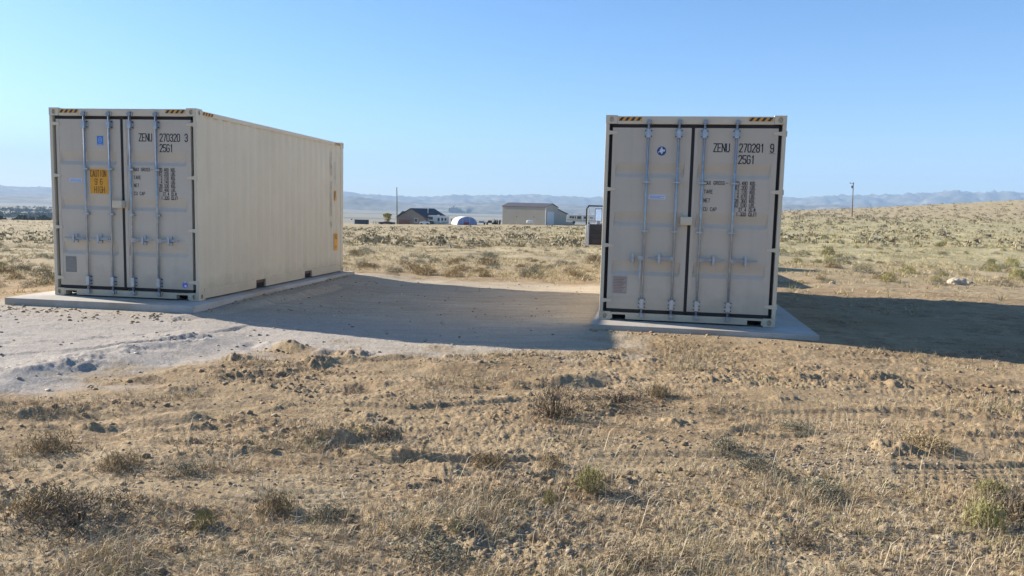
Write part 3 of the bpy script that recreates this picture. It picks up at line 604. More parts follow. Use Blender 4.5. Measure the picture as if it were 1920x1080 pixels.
        cxk = a + s * .2 if not drop else .446; mb = MB(); mb.box(cxk - .022, cxk + .022, YF - .012, YF - .002, zh - .075, zh + .07); mb.box(cxk - .03, cxk + .03, YF - .058, YF - .010, zh - .034, zh - .024); mb.box(cxk - .016, cxk + .016, yr - .052, yr - .040, zh - .05, zh + .062)
        mb.tube((cxk, yr - .058, zh - .06), (cxk, yr - .04, zh - .06), .014, seg=10); mb.build('handle_catch', 'galv', d)
    # lock box over the seam, slightly to the right
    mb = MB(); mb.box(1.085, 1.245, -.088, YF - .002, 1.385, 1.50); mb.build('lock_box', 'paint', root, bevel=.008)
    fn = lambda p, k=0: (p[0], YF - .0015 - .0012 * k, p[1]); d0, d1 = doors
    ff = lambda p, k=0: (p[0], .0022 - .001 * k, p[1])
    hazard(root, ff, .178, .50, H_ - .078, H_ - .028); hazard(root, ff, W_ - .50, W_ - .178, H_ - .078, H_ - .028)
    fs = lambda p, k=0: (W_ - .0045 + .0012 * k, p[0], p[1])
    hazard(root, fs, .19, .50, H_ - .078, H_ - .03); hazard(root, fs, L_ - .50, L_ - .19, H_ - .078, H_ - .03)
    # big marks
    mb = MB(); wc, gp_, th = .040, .0165, .0142
    text_mb(mb, 'ZENU', 1.492, 2.405, .108, wc, gp_, th, fn); text_mb(mb, spec['num'], 1.835, 2.405, .108, wc, gp_, th, fn)
    text_mb(mb, spec['chk'], 2.245, 2.405, .108, wc, gp_, th, lambda p: fn(p, 3.2)); text_mb(mb, '25G1', 1.832, 2.248, .108, wc, gp_, th, fn)
    if spec['chk'] == '9':
        for q in (((2.222, 2.385), (2.225, 2.53)), ((2.305, 2.385), (2.305, 2.53)), ((2.222, 2.385), (2.305, 2.385))):
            (p0, p1), (q0, q1) = q; mb.quad(*[fn(v, 3.2) for v in ((p0, p1), (q0 + .003, q1 if q1 != p1 else p1 - .003), (q0 + .003, q1 + .003), (p0, p1 + .003))])
    mb.build('lettering', 'ink', d1)
    mb = MB(); h = .047; wc, gp_, th = .0195, .0105, .0072; zs = [1.977 - i * .0605 for i in range(8)]
    for i, s_ in ((0, 'MAX GROSS'), (2, 'TARE'), (4, 'NET'), (6, 'CU CAP')): text_mb(mb, s_, 1.392, zs[i] - h / 2, h, wc * 1.03, gp_ * 1.05, th, fn)
    text_mb(mb, '-', 1.68, zs[0] - h / 2, h, .03, 0, th, fn)
    for i, (n_, u_) in enumerate(spec['rows']):
        text_mb(mb, n_, 1.965, zs[i] - h / 2, h, wc, gp_ * .7, th, fn, right=True); text_mb(mb, u_, 2.005, zs[i] - h / 2, h, wc * .8, gp_ * .62, th, fn)
    mb.build('lettering', 'ink', d1)
    # stickers
    if spec['kind'] == 'left':
        mb = MB(); mb.quad(*[fn(v) for v in ((.79, 2.335), (.895, 2.335), (.895, 2.475), (.79, 2.475))]); s1 = mb.build('sticker', 'blue', d0, label='blue square sticker with pale ring mark')
        mb = MB(); text_mb(mb, 'H', .822, 2.385, .055, .04, 0, .006, lambda p: fn(p, 1)); text_mb(mb, '0', .822, 2.375, .075, .042, 0, .005, lambda p: fn(p, 1)); mb.quad(*[fn(v, 1) for v in ((.80, 2.345), (.885, 2.345), (.885, 2.352), (.80, 2.352))]); mb.build('sticker_mark', 'white', d0)
        mb = MB(); mb.quad(*[fn(v, -.3) for v in ((.655, 1.595), (.972, 1.595), (.972, 1.975), (.655, 1.975))]); mb.build('caution_sign', 'yellow', d0)
        mb = MB(); text_mb(mb, 'CAUTION', .664, 1.858, .092, .0285, .0105, .0085, lambda p: fn(p, 1)); text_mb(mb, '9 6', .735, 1.735, .088, .034, .012, .0085, lambda p: fn(p, 1)); text_mb(mb, 'HIGH', .725, 1.612, .092, .034, .012, .0085, lambda p: fn(p, 1)); text_mb(mb, "'", .763, 1.735, .088, .03, 0, .006, lambda p: fn(p, 1)); mb.build('lettering', 'brownink', d0)
        mb = MB(); mb.quad(*[fn(v) for v in ((.30, 1.765), (.52, 1.765), (.52, 1.822), (.30, 1.822))]); mb.build('sticker', 'white', d0, label='small white strip sticker')
        mb = MB()
        for z in (1.776, 1.790, 1.804): mb.quad(*[fn(v, 1) for v in ((.315, z), (.505, z), (.505, z + .005), (.315, z + .005))])
        mb.build('sticker_mark', 'blue', d0)
        mb = MB(); mb.box(.195, .375, YF - .006, YF - .001, .37, .615); mb.build('data_plate', 'platinum', d0)
        mb = MB()
        for i in range(9): z = .392 + i * .024; mb.quad(*[(a_, YF - .0072, z_) for a_, z_ in ((.21, z), (.36 - .02 * (i % 3), z), (.36 - .02 * (i % 3), z + .008), (.21, z + .008))])
        mb.build('plate_print', 'inkfade', d0)
        mb = MB(); mb.disc((2.205, .235), .047, YF - .0058); mb.build('sticker', 'violet', d1, label='round violet blue sticker at the bottom of the door')
        mb = MB(); mb.disc((2.212, .222), .02, YF - .0068, 12); mb.prism([(2.19, .272), (2.22, .272), (2.215, .296), (2.195, .292)], 'y', YF - .007, YF - .0055); mb.build('sticker_mark', 'white', d1)
    else:
        mb = MB(); mb.disc((.787, 2.405), .068, YF - .0015, 32); mb.build('sticker', 'white', d0, label='round navy and white emblem sticker')
        mb = MB(); mb.disc((.787, 2.405), .064, YF - .0027, 32); mb.build('sticker_mark', 'navy', d0)
        mb = MB(); yy = YF - .0039
        for poly in ([(-.012, .05), (.008, .052), (.012, .03), (.028, .018), (.048, .022), (.044, -.004), (.020, -.006), (.012, -.03), (-.004, -.044), (-.010, -.02), (-.028, -.012), (-.046, -.030), (-.040, -.006), (-.022, .004), (-.030, .02), (-.014, .022)],):
            n0 = len(mb.v); mb.v += [(.787 + p, yy, 2.405 + q) for p, q in poly]; mb.f.append(tuple(range(n0, n0 + len(poly))))
        mb.build('sticker_mark', 'white', d0)
        mb = MB(); mb.quad(*[fn(v) for v in ((.635, 1.735), (.868, 1.735), (.868, 1.800), (.635, 1.800))]); mb.build('sticker', 'white', d0, label='small white strip sticker')
        mb = MB()
        for z, e in ((1.748, .85), (1.761, .79), (1.775, .855)): mb.quad(*[fn(v, 1) for v in ((.65, z), (e, z), (e, z + .005), (.65, z + .005))])
        mb.build('sticker_mark', 'blue', d0)
        mb = MB(); mb.box(.180, .380, YF - .007, YF - .0045, .385, .635); mb.build('data_plate', 'plateb', d0)
        mb = MB()
        for i in range(10): z = .40 + i * .0225; mb.quad(*[(a_, YF - .0085, z_) for a_, z_ in ((.195, z), (.365 - .025 * ((i * 2) % 3), z), (.365 - .025 * ((i * 2) % 3), z + .007), (.195, z + .007))])
        mb.build('plate_print', 'redink', d0)
    # marks on both side walls near the end, reading downwards
    for side in (0, 1):
        fsx = (lambda p, k=0: (W_ - .0140 + .001 * k, p[0], p[1])) if side else (lambda p, k=0: (.0140 - .001 * k, L_ + 0 - p[0] + 0, p[1]))
        sw = lambda p, k=0: fsx((p[0], p[1]), k)
        ya = 5.34 if side else .6
        mb = MB(); text_mb(mb, 'ZENU ' + spec['num'] + ' ' + spec['chk'], ya, 2.53, .098, .052, 0, .012, sw, vertical=True); text_mb(mb, '25G1', ya + .22, 2.33, .098, .05, 0, .012, sw, vertical=True); mb.build('side_lettering', 'inkfade', root)
        if side:
            mb = MB(); mb.quad(*[sw(v) for v in ((5.57, 1.60), (5.66, 1.60), (5.66, 1.82), (5.57, 1.82))]); mb.build('side_label', 'yellow', root)
            mb = MB(); text_mb(mb, '96', 5.585, 1.74, .055, .03, .01, .01, lambda p: sw(p, 1), vertical=True); mb.build('label_print', 'brownink', root)
            mb = MB(); mb.quad(*[sw(v) for v in ((5.53, .50), (5.74, .50), (5.74, .88), (5.53, .88))]); mb.build('side_label', 'yellow', root)
            mb = MB(); text_mb(mb, '96', 5.56, .76, .09, .06, .02, .012, lambda p: sw(p, 1)); text_mb(mb, 'H', 5.60, .54, .07, .06, 0, .012, lambda p: sw(p, 1)); mb.build('label_print', 'brownink', root)
    return root
make_container(C1, dict(kind='left', num='270320', chk='3', label='cream shipping container on the left with a yellow caution sign and its long side showing',
    rows=[('30.480', 'KGS.'), ('67.200', 'LBS.'), ('2.150', 'KGS.'), ('4.740', 'LBS.'), ('28.330', 'KGS.'), ('62.460', 'LBS.'), ('37.4', 'CU.M'), ('1.320', 'CU.FT')]))
make_container(C2, dict(kind='right', num='270281', chk='9', dropped=0, label='cream shipping container on the right seen door end on, with a round navy emblem sticker',
    rows=[('30.480', 'KGS.'), ('67.200', 'LBS.'), ('2.120', 'KGS.'), ('4.670', 'LBS.'), ('28.360', 'KGS.'), ('62.530', 'LBS.'), ('37.4', 'CU.M'), ('1.320', 'CU.FT')]))

# ------------------------------------------------------------------ pickup truck behind the right container
def wheel(parent, x, y, z, r, wd, rimm='doorjamb'):
    mb = MB(); mb.tube((x - wd / 2, y, z), (x + wd / 2, y, z), r, seg=24); t = mb.build('wheel', 'tyre', parent, bevel=.02)
    mb = MB(); mb.tube((x - wd / 2 - .006, y, z), (x + wd / 2 + .006, y, z), r * .58, seg=18); mb.build('rim', rimm, t)
def make_truck():
    Yd = 24.8; bx = 3.27; yaw = -.10; z0 = gz(4.2, 23.5) + .10
    t = empty('pickup_truck', (bx, Yd, z0), yaw, 'white pickup truck parked behind the right container with its black-trimmed driver door open', 'pickup truck')
    Wt = 1.95   # local: x right, y forward (away from the camera); hinge of the open door at y = 0
    def side(pr, name, m, x0, x1, bev=.03): mb = MB(); mb.prism(pr, 'x', x0, x1); return mb.build(name, m, t, bevel=bev)
    side([(-6.3, .55), (-6.3, 1.0), (-6.25, 1.08), (-1.55, 1.14), (-1.55, .5)], 'cargo_bed', 'truckpaint', 0, Wt)
    side([(-1.5, .45), (-1.5, 1.16), (-1.42, 1.72), (-1.2, 1.83), (-.35, 1.84), (.1, 1.72), (.62, 1.2), (.62, .45)], 'cab', 'truckpaint', .35, Wt)
    side([(.63, .45), (.63, 1.17), (1.5, 1.12), (1.85, 1.0), (1.9, .45)], 'hood', 'truckpaint', 0, Wt)
    mb = MB(); mb.box(.02, .34, -1.5, .62, .38, .5); mb.box(.02, .34, .1, .62, .5, 1.17); mb.build('door_sill', 'truckpaint', t)
    mb = MB(); mb.box(.45, .95, -1.0, -.3, .5, 1.2); mb.build('seat', 'trucktrim', t)
    mb = MB(); mb.box(.3, Wt - .3, -1.46, -1.435, 1.22, 1.66); mb.box(Wt, Wt + .006, -1.2, .1, 1.22, 1.62); mb.build('window', 'glass', t)
    mb = MB(); mb.box(.05, Wt - .05, -6.42, -6.31, .42, .58); mb.box(.05, Wt - .05, 1.9, 1.98, .4, .6); mb.build('bumper', 'doorjamb', t)
    for x in (.16, Wt - .16):
        for y in (-5.0, 1.15): wheel(t, x, y, .32, .42, .24)
    for x in (.03, Wt - .15): mb = MB(); mb.box(x, x + .12, -6.33, -6.301, .72, 1.02); mb.build('tail_light', 'redtarp', t)
    # the open driver's door: its inner face is towards the camera
    hz = .05; dw = .98
    d = MB(); outer = [(-.93, .46), (-dw + .02, .50), (-dw, .58), (-dw, 1.18), (-.955, 1.70), (-.87, 1.77), (0, 1.77), (0, .46)]
    d.prism([(-.95, .46), (-dw, .52), (-dw, 1.13), (0, 1.13), (0, .46)], 'y', .02, .10); door = d.build('door', 'truckpaint', t, bevel=.015, label='open driver door seen from inside with window up')
    d = MB(); d.box(-dw, -dw + .045, .03, .09, 1.13, 1.64); d.prism([(-dw, 1.64), (-dw + .045, 1.64), (-dw + .10, 1.71), (0, 1.71), (0, 1.755), (-dw + .075, 1.755)], 'y', .03, .09); d.box(-.05, 0, .03, .09, 1.13, 1.71); d.build('window_frame', 'trucktrim', door)
    d = MB(); d.prism([(-dw + .12, .50), (-dw + .12, 1.155), (-.02, 1.155), (-.02, .50)][::-1], 'y', -.015, .019); d.box(-dw + .17, -.1, -.075, -.016, .88, .93); d.box(-dw + .2, -.15, -.055, -.016, .55, .70); d.build('trim_panel', 'trucktrim', door, bevel=.012)
    d = MB(); d.box(-dw + .045, -.05, .055, .060, 1.13, 1.71); d.build('window_pane', 'clear', door)
    d = MB(); d.box(-dw - .008, -dw + .022, .0, .019, .52, .86); d.box(-dw + .05, -dw + .075, .0, .028, .86, 1.66); d.box(-dw + .03, -dw + .1, -.005, .019, .55, .84); d.build('door_edge', 'rvwhite', door, bevel=.01)
    mb = MB(); mb.box(-.70, -.46, .30, .40, 1.24, 1.66); mb.tube((-.58, .36, 1.14), (-.58, .36, 1.26), .05, seg=10); mb.tube((-.58, .36, 1.16), (-.3, .09, 1.16), .02, seg=8); m_ = mb.build('side_mirror', 'trucktrim', door, bevel=.02)
    mb = MB(); mb.box(-.675, -.485, .262, .27, 1.265, 1.635); mb.xf(lambda q: Vector((q.x, q.y + (q.z - 1.265) * .09 - (0), q.z))); mb.build('mirror_glass', 'mirror', door)
make_truck()

# ------------------------------------------------------------------ far yard: everything about 240 m away
def at(u, v, Y):        # the point at depth Y seen at photo pixel (u, v)
    a, b = (u - 960) / F, -(v - 540) / F; c, s = math.cos(ROLL), math.sin(ROLL); X, U = a * c - b * s, a * s + b * c
    c, s = math.cos(PITCH), math.sin(PITCH); y = c + U * s; z = -s + U * c; return Vector((X / y * Y, Y, CZ + z / y * Y))
DY = 236.0
def gable_roof(L, Wd, ze, zr, ov=.3, th=.15, axis='x'):
    """ridge along x, footprint L x Wd, centred on y"""
    mb = MB()
    for s in (-1, 1):
        p = [(s * (Wd / 2 + ov), ze - ov * (zr - ze) / (Wd / 2)), (0, zr), (0, zr + th), (s * (Wd / 2 + ov), ze + th - ov * (zr - ze) / (Wd / 2))]
        mb.prism(p, 'x', -ov, L + ov)
    return mb
def build_house():
    p = at(746.5, 419.5, DY); zb = p.z - .5
    t = empty('house', (p.x, p.y, zb), R(-25), 'low tan house with dark shingle roof beside the tall wooden pole', 'house')
    Wd, L, ze, zr = 9.2, 13.0, 2.75, 5.1
    mb = MB(); mb.box(0, Wd, 0, L, 0, ze); mb.prism([(0, ze), (Wd, ze), (Wd / 2, zr)], 'y', 0, L); mb.build('wall', 'tanwall', t)
    mb = gable_roof(L, Wd, ze, zr, .4, .18); mb.xf(lambda q: Vector((Wd / 2 - q.y, q.x, q.z + .02))); mb.build('roof', 'roofdark', t)
    f = MB(); f.box(5.7, 7.0, -.05, .0, 1.1, 2.35); f = f.build('window', 'trimwhite', t); g = MB(); g.box(5.82, 6.32, -.07, -.051, 1.22, 2.23); g.box(6.38, 6.88, -.07, -.051, 1.22, 2.23); g.build('pane', 'glass', f)
    f = MB(); f.box(Wd, Wd + .05, 3, 4.2, 1.0, 2.1); f = f.build('window', 'trimwhite', t); g = MB(); g.box(Wd + .051, Wd + .07, 3.1, 4.1, 1.1, 2.0); g.build('pane', 'glass', f)
    f = MB(); f.box(Wd, Wd + .05, 6.5, 7.5, .1, 2.1); f.build('door', 'trimwhite', t)
    mb = MB(); mb.tube((7.4, 5, 3.6), (7.4, 5, 5.6), .07, seg=8); mb.build('vent_pipe', 'trimwhite', t)
    mb = MB(); mb.box(-2.8, -.005, 3.5, 11, 0, 2.4); mb.build('wall', 'tanwall', t, label='side wing wall of the house')
    mb = MB(); mb.prism([(-3.1, 2.35), (.2, 2.35), (.2, 4.3), (-.6, 4.3)], 'y', 3.2, 11.3); mb.build('roof', 'roofdark', t, label='lower side wing roof')
build_house()
def build_barn():
    p = at(941.5, 419, DY + 8); zb = p.z - .5
    t = empty('barn', (p.x, p.y, zb), R(-31), 'large tan metal barn with dark roof, white roll door and lean-to', 'barn')
    L, Wd, ze, zr = 15.4, 7.6, 5.9, 6.95
    mb = MB(); mb.box(0, L, 0, Wd, 0, ze); mb.prism([(0, ze), (Wd, ze), (Wd / 2, zr)], 'x', 0, L); mb.build('wall', 'barnwall', t)
    mb = MB()
    for i in range(44): x = .2 + i * .345; mb.box(x, x + .03, -.025, 0, .05, ze - .05)
    setp(mb.build('wall_ribs', 'barnwall', t), kind='stuff')
    mb = gable_roof(L, Wd, ze, zr, .25, .12); mb.xf(lambda q: Vector((q.x, q.y + Wd / 2, q.z + .015))); mb.build('roof', 'barnroof', t)
    mb = MB(); mb.box(L - .12, L + .04, -.06, .1, 0, ze - .1); mb.build('corner_trim', 'trimwhite', t)
    for x in (5.1, 11.2): mb = MB(); mb.box(x, x + .25, -.06, -.026, 2.7, 2.95); mb.build('wall_vent', 'darkmetal', t)
    mb = MB(); mb.box(L, L + .06, 1.0, 5.2, 0, 4.55); dd = mb.build('roll_door', 'doorwhite', t)
    mb = MB()
    for i in range(1, 9): mb.box(L + .06, L + .075, 1.0, 5.2, i * .5, i * .5 + .03)
    setp(mb.build('door_ribs', 'trimwhite', dd), kind='stuff')
    mb = MB(); mb.prism([(Wd + .02, .0), (Wd + 13, 0), (Wd + 13, 2.7), (Wd + .02, 5.5)], 'x', 1.0, L - .5); mb.build('lean_to_wall', 'barnwall', t)
    mb = MB(); mb.prism([(Wd + .02, 5.52), (Wd + 13.4, 2.6), (Wd + 13.4, 2.74), (Wd + .02, 5.66)], 'x', .7, L - .2); mb.build('lean_to_roof', 'barnroof', t)
build_barn()
def build_pole(u0, v0, u1, v1, Y, r, label, cross=False):
    a = at(u1, v1, Y); b = at(u0, v0, Y); t = empty('wooden_pole', (a.x, a.y, a.z - .6), 0, label, 'utility pole'); d = b - a
    mb = MB(); mb.tube((0, 0, 0), (d.x, 0, d.z + .6), r, r * .72, seg=10); mb.build('pole', 'polewood', t, smooth=True)
    if cross:
        mb = MB(); mb.box(d.x - .9, d.x + .25, -.06, .06, d.z + .25, d.z + .36); mb.build('crossarm', 'polewood', t)
        for x in (-.8, .02): mb = MB(); mb.tube((d.x + x, 0, d.z + .36), (d.x + x, 0, d.z + .68), .09, .06, seg=8); mb.build('insulator', 'darkmetal', t)
        mb = MB(); mb.tube((d.x - .28, 0, d.z - .9), (d.x - .28, 0, d.z - .25), .16, seg=10); mb.build('transformer', 'darkmetal', t)
build_pole(744, 351, 744.6, 419.5, DY - 8, .17, 'bare tall wooden pole standing in front of the tan house')
build_pole(1600, 342, 1597.3, 414, 205, .15, 'wooden utility pole with short crossarm standing alone on the right hillside', True)

def build_fence():
    p = at(747.5, 420.5, DY - 3); t = empty('board_fence', (p.x, p.y, p.z - .3), R(-6), 'red brown board fence in front of the tan house', 'fence')
    n = 14; 
    b0 = MB(); b0.box(0, .22, 0, .03, 0, 1.72); o = b0.build('board', 'fencewood', t)
    for i in range(1, n): c = o.copy(); COL.objects.link(c); c.parent = t; c.location = (i * .245, (i % 2) * .01, (i % 3) * .02)
    for x in (0, 1.7, 3.3): q = MB(); q.box(x, x + .1, .045, .14, 0, 1.8); q.build('post', 'fencewood', t)
build_fence()
def rv_windows(t, spec, m='glass', y=0):
    for x0, x1, z0, z1 in spec:
        f = MB(); f.box(x0 - .05, x1 + .05, y - .03, y - .002, z0 - .05, z1 + .05); fo = f.build('window', 'rvstripe', t); g = MB(); g.box(x0, x1, y - .045, y - .031, z0, z1); g.build('pane', m, fo)
def build_rvs():
    p = at(802.5, 420, DY - 2); t = empty('travel_trailer', (p.x, p.y, p.z - .25), R(-3), 'white fifth-wheel trailer parked at the right end of the tan house', 'travel trailer')
    mb = MB(); mb.prism([(0, 1.15), (0, 2.75), (.15, 2.85), (6.0, 2.72), (6.05, .45), (1.7, .45), (1.7, 1.15)][::-1], 'y', 0, 2.4); mb.build('body', 'rvwhite', t, bevel=.04)
    rv_windows(t, [(.25, 1.4, 1.6, 2.4), (2.9, 3.45, 1.2, 2.1), (4.0, 4.5, 1.4, 2.1), (5.0, 5.45, 1.4, 2.1)])
    mb = MB(); mb.box(1.72, 6.0, -.02, -.003, .75, .9); mb.build('stripe', 'rvstripe', t)
    mb = MB(); mb.box(3.55, 3.9, -.03, -.003, .6, 2.2); mb.build('door', 'trimwhite', t)
    mb = MB(); mb.box(2.6, 3.3, .8, 1.5, 2.82, 3.05); mb.build('roof_unit', 'rvwhite', t)
    for x in (3.6, 4.45):
        mb = MB(); mb.tube((x, .02, .35), (x, .25, .35), .34, seg=14); mb.build('wheel', 'tyre', t)
    p = at(1062, 417.5, DY - 4); t = empty('motorhome', (p.x, p.y, p.z - .3), R(-4), 'white motorhome with a row of dark windows parked right of the barn', 'motorhome')
    mb = MB(); mb.prism([(0, .5), (.0, 2.3), (.35, 2.75), (8.6, 2.8), (8.75, 2.6), (8.7, .5)][::-1], 'y', 0, 2.4); mb.build('body', 'rvwhite', t, bevel=.05)
    rv_windows(t, [(.9, 1.5, 1.7, 2.25), (1.65, 2.2, 1.6, 2.25), (2.45, 2.75, 1.6, 2.25), (3.15, 4.3, 1.5, 2.3), (5.1, 6.1, 1.6, 2.25), (6.9, 7.8, 1.6, 2.25)])
    mb = MB(); mb.box(.1, 8.6, -.02, -.003, 1.05, 1.25); mb.build('stripe', 'rvstripe', t)
    mb = MB(); mb.box(.9, 1.7, .7, 1.5, 2.8, 3.05); mb.box(3.4, 4.2, .7, 1.5, 2.8, 3.1); mb.build('roof_unit', 'trimwhite', t)
    mb = MB(); mb.box(4.6, 4.9, -.03, -.003, .6, 2.5); mb.build('door', 'trimwhite', t)
    for x in (2.2, 6.6): mb = MB(); mb.tube((x, -.02, .42), (x, .25, .42), .42, seg=14); mb.build('wheel', 'tyre', t)
build_rvs()
def build_dome():
    p = at(857, 420.3, DY - 10); t = empty('dome_shelter', (p.x, p.y, p.z - .15), R(24), 'round white fabric shelter, end panels coloured as blue shade, between trailer and junk row', 'fabric shelter')
    Wd, L, h = 6.2, 5.0, 2.35; n = 14; mb = MB(); pts = [(Wd / 2 - Wd / 2 * math.cos(math.pi * i / n), h * math.sin(math.pi * i / n) ** .8) for i in range(n + 1)]
    for a, b in zip(pts[:-1], pts[1:]):
        for k in range(4): mb.quad((a[0], k * L / 4, a[1]), (b[0], k * L / 4, b[1]), (b[0], (k + 1) * L / 4, b[1]), (a[0], (k + 1) * L / 4, a[1]))
    mb.build('cover', 'domewhite', t)
    mb = MB(); mb.v += [(x, -.01, z) for x, z in pts]; mb.f.append(tuple(range(len(pts)))); mb.v += [(x, L + .01, z) for x, z in pts]; mb.f.append(tuple(range(len(pts), 2 * len(pts)))); mb.build('end_panel', 'tarp_shade_blue', t)  # ends of the white shelter, their bluish shade put into the colour
    for i in (2, 5, 8, 11):
        mb = MB(); mb.tube((pts[i][0], -.04, 0), (pts[i][0], -.04, pts[i][1]), .05, seg=6); mb.build('frame_rib', 'trimwhite', t)
    mb = MB(); mb.box(2.2, 3.6, -.25, -.06, 0, .75); mb.build('flap', 'redtarp', t)
build_dome()
def build_car(name, u, v, Y, ln, m, label, cat, h=1.4, rz=0):
    p = at(u, v, Y); t = empty(name, (p.x, p.y, p.z - .12), rz, label, cat)
    mb = MB(); mb.prism([(0, .35), (0, .8), (.15, .88), (ln * .28, .92), (ln * .38, h), (ln * .62, h), (ln * .74, .95), (ln * .97, .85), (ln, .7), (ln, .35)][::-1], 'y', 0, 1.75); mb.build('body', m, t, bevel=.05)
    mb = MB(); mb.prism([(ln * .31, .95), (ln * .39, h - .08), (ln * .61, h - .08), (ln * .70, .97)][::-1], 'y', -.02, -.004); mb.build('window', 'glass', t)
    for x in (ln * .18, ln * .8):
        for y in (.1, 1.65): mb = MB(); mb.tube((x, y - .11, .32), (x, y + .11, .32), .32, seg=14); mb.build('wheel', 'tyre', t)
build_car('parked_car', 709.5, 421, DY - 12, 4.6, 'darkred', 'dark maroon car parked left of the wooden pole by the tree', 'car', 1.05)
build_car('parked_car', 786.5, 421, DY - 9, 2.9, 'trimwhite', 'small white car in front of the tan house right of the fence', 'car', 1.15)
def build_shed():
    p = at(664.3, 420.5, DY - 15); t = empty('storage_shed', (p.x, p.y, p.z - .05), 0, 'small dark slate box shed alone in the field left of the house', 'shed')
    mb = MB(); mb.box(0, 3.75, 0, 2, 0, 1.3); mb.build('wall', 'shed', t); mb = MB(); mb.box(-.05, 3.8, -.05, 2.05, 1.3, 1.4); mb.build('roof', 'roofdark', t); mb = MB(); mb.box(-.1, .12, -.02, .0, 0, 1.3); mb.box(-.1, .0, .0, 2, 0, 1.3); mb.build('trim', 'trimwhite', t)
    p = at(659.5, 420.5, DY - 15); t = empty('yard_light', (p.x, p.y, p.z), 0, 'thin post with a small dark round head left of the slate shed', 'post')
    mb = MB(); mb.tube((0, 0, 0), (0, 0, 1.3), .04, seg=6); mb.build('post', 'trimwhite', t); mb = MB(); mb.tube((-.22, 0, 1.38), (.22, 0, 1.38), .17, .12, seg=10); mb.build('head', 'darkmetal', t)
build_shed()
def build_tank():
    p = at(987, 419.3, DY - 6); t = empty('propane_tank', (p.x, p.y, p.z), 0, 'white propane tank lying in front of the tan barn', 'tank')
    mb = MB(); 
    xs = [(0, .15), (.08, .35), (.25, .46), (1.8, .46), (1.97, .35), (2.05, .15)]
    for (a, r0), (b, r1) in zip(xs[:-1], xs[1:]): mb.tube((a, 0, .55), (b, 0, .55), r0, r1, seg=16, cap=True)
    mb.build('tank_body', 'trimwhite', t); mb = MB(); mb.tube((1, 0, 1.0), (1, 0, 1.15), .15, seg=10); mb.build('valve_cover', 'trimwhite', t)
    for x in (.4, 1.5): mb = MB(); mb.box(x, x + .15, -.25, .25, -.1, .2); mb.build('foot', 'concrete', t)
build_tank()
def build_flatbed():
    p = at(897, 420.5, DY - 5); t = empty('flatbed_trailer', (p.x, p.y, p.z - .1), R(4), 'low dark flatbed trailer with scrap between the fabric shelter and the barn', 'trailer')
    mb = MB(); mb.box(0, 4.2, 0, 2, .55, .7); mb.prism([(-.9, .5), (0, .6), (0, .68), (-.9, .58)][::-1], 'y', .9, 1.1); mb.build('deck', 'darkmetal', t)
    for x in (1.8, 2.6): mb = MB(); mb.tube((x, -.1, .3), (x, .12, .3), .3, seg=12); mb.build('wheel', 'tyre', t)
    mb = MB(); mb.box(.1, 1.7, .05, 1.8, .7, 1.1); mb.build('load', 'tarp_shade_blue', t)
    mb = MB(); mb.prism([(2.6, .71), (4.1, .71), (3.9, 1.3), (3.0, 1.35)][::-1], 'y', .3, 1.7); mb.build('load', 'darkmetal', t)
    rr = random.Random(3)
    for (u, lab, m, nn) in ((842, 'pile of rusty scrap machinery right of the fifth-wheel trailer', 'rust', 12), (922, 'dark scrap heap beside the left end of the barn', 'darkmetal', 12)):
        p = at(u, 420, DY - 4); t = empty('scrap_pile', (p.x, p.y, p.z - .1), 0, lab, 'scrap pile'); mb = MB(); mb2 = MB()
        for k in range(nn):
            x = rr.uniform(0, 2.3); h = rr.uniform(.4, 1.6); mb.prism([(x, 0), (x + rr.uniform(.3, .7), 0), (x + rr.uniform(.2, .6), h), (x + rr.uniform(0, .2), h * .8)], 'y', rr.uniform(0, .8), rr.uniform(1, 1.8))
            mb2.tube((x, .5, 0), (x + rr.uniform(-.5, .5), .4, rr.uniform(.8, 1.9)), .04, seg=5)
        setp(mb.build('plates', m, t), kind='stuff'); setp(mb2.build('rods', 'rust', t), kind='stuff')
build_flatbed()

# ------------------------------------------------------------------ vegetation
def leaf_tris(n, rng, prof, size, up=.4, aspect=1.0):
    """n small triangles spread over/in a dome; prof(rng, n) -> points"""
    P = prof(rng, n); A = rng.normal(size=(n, 3)); A[:, 2] = np.abs(A[:, 2]) + up; A /= np.linalg.norm(A, axis=1)[:, None]
    B = np.cross(A, rng.normal(size=(n, 3))); B /= np.linalg.norm(B, axis=1)[:, None] + 1e-9
    s = size * rng.uniform(.5, 1.5, (n, 1)); V = np.stack([P - B * s * .35 * aspect, P + B * s * .35 * aspect, P + A * s * 1.5], 1).reshape(-1, 3)
    return V, np.arange(3 * n).reshape(-1, 3)
def dome(rx, ry, h, lump=.35, seed=0):
    def f(rng, n):
        d = rng.normal(size=(n, 3)); d /= np.linalg.norm(d, axis=1)[:, None]; d[:, 2] = np.abs(d[:, 2]); q = rng.uniform(.35, 1, (n, 1)) ** .5
        k = 1 + lump * perlin(d[:, 0] * 2.2 + seed, d[:, 1] * 2.2 + d[:, 2] * 1.7, 3)[:, None] * 1.6
        return d * q * k * np.array([rx, ry, h]) + [0, 0, .01]
    return f
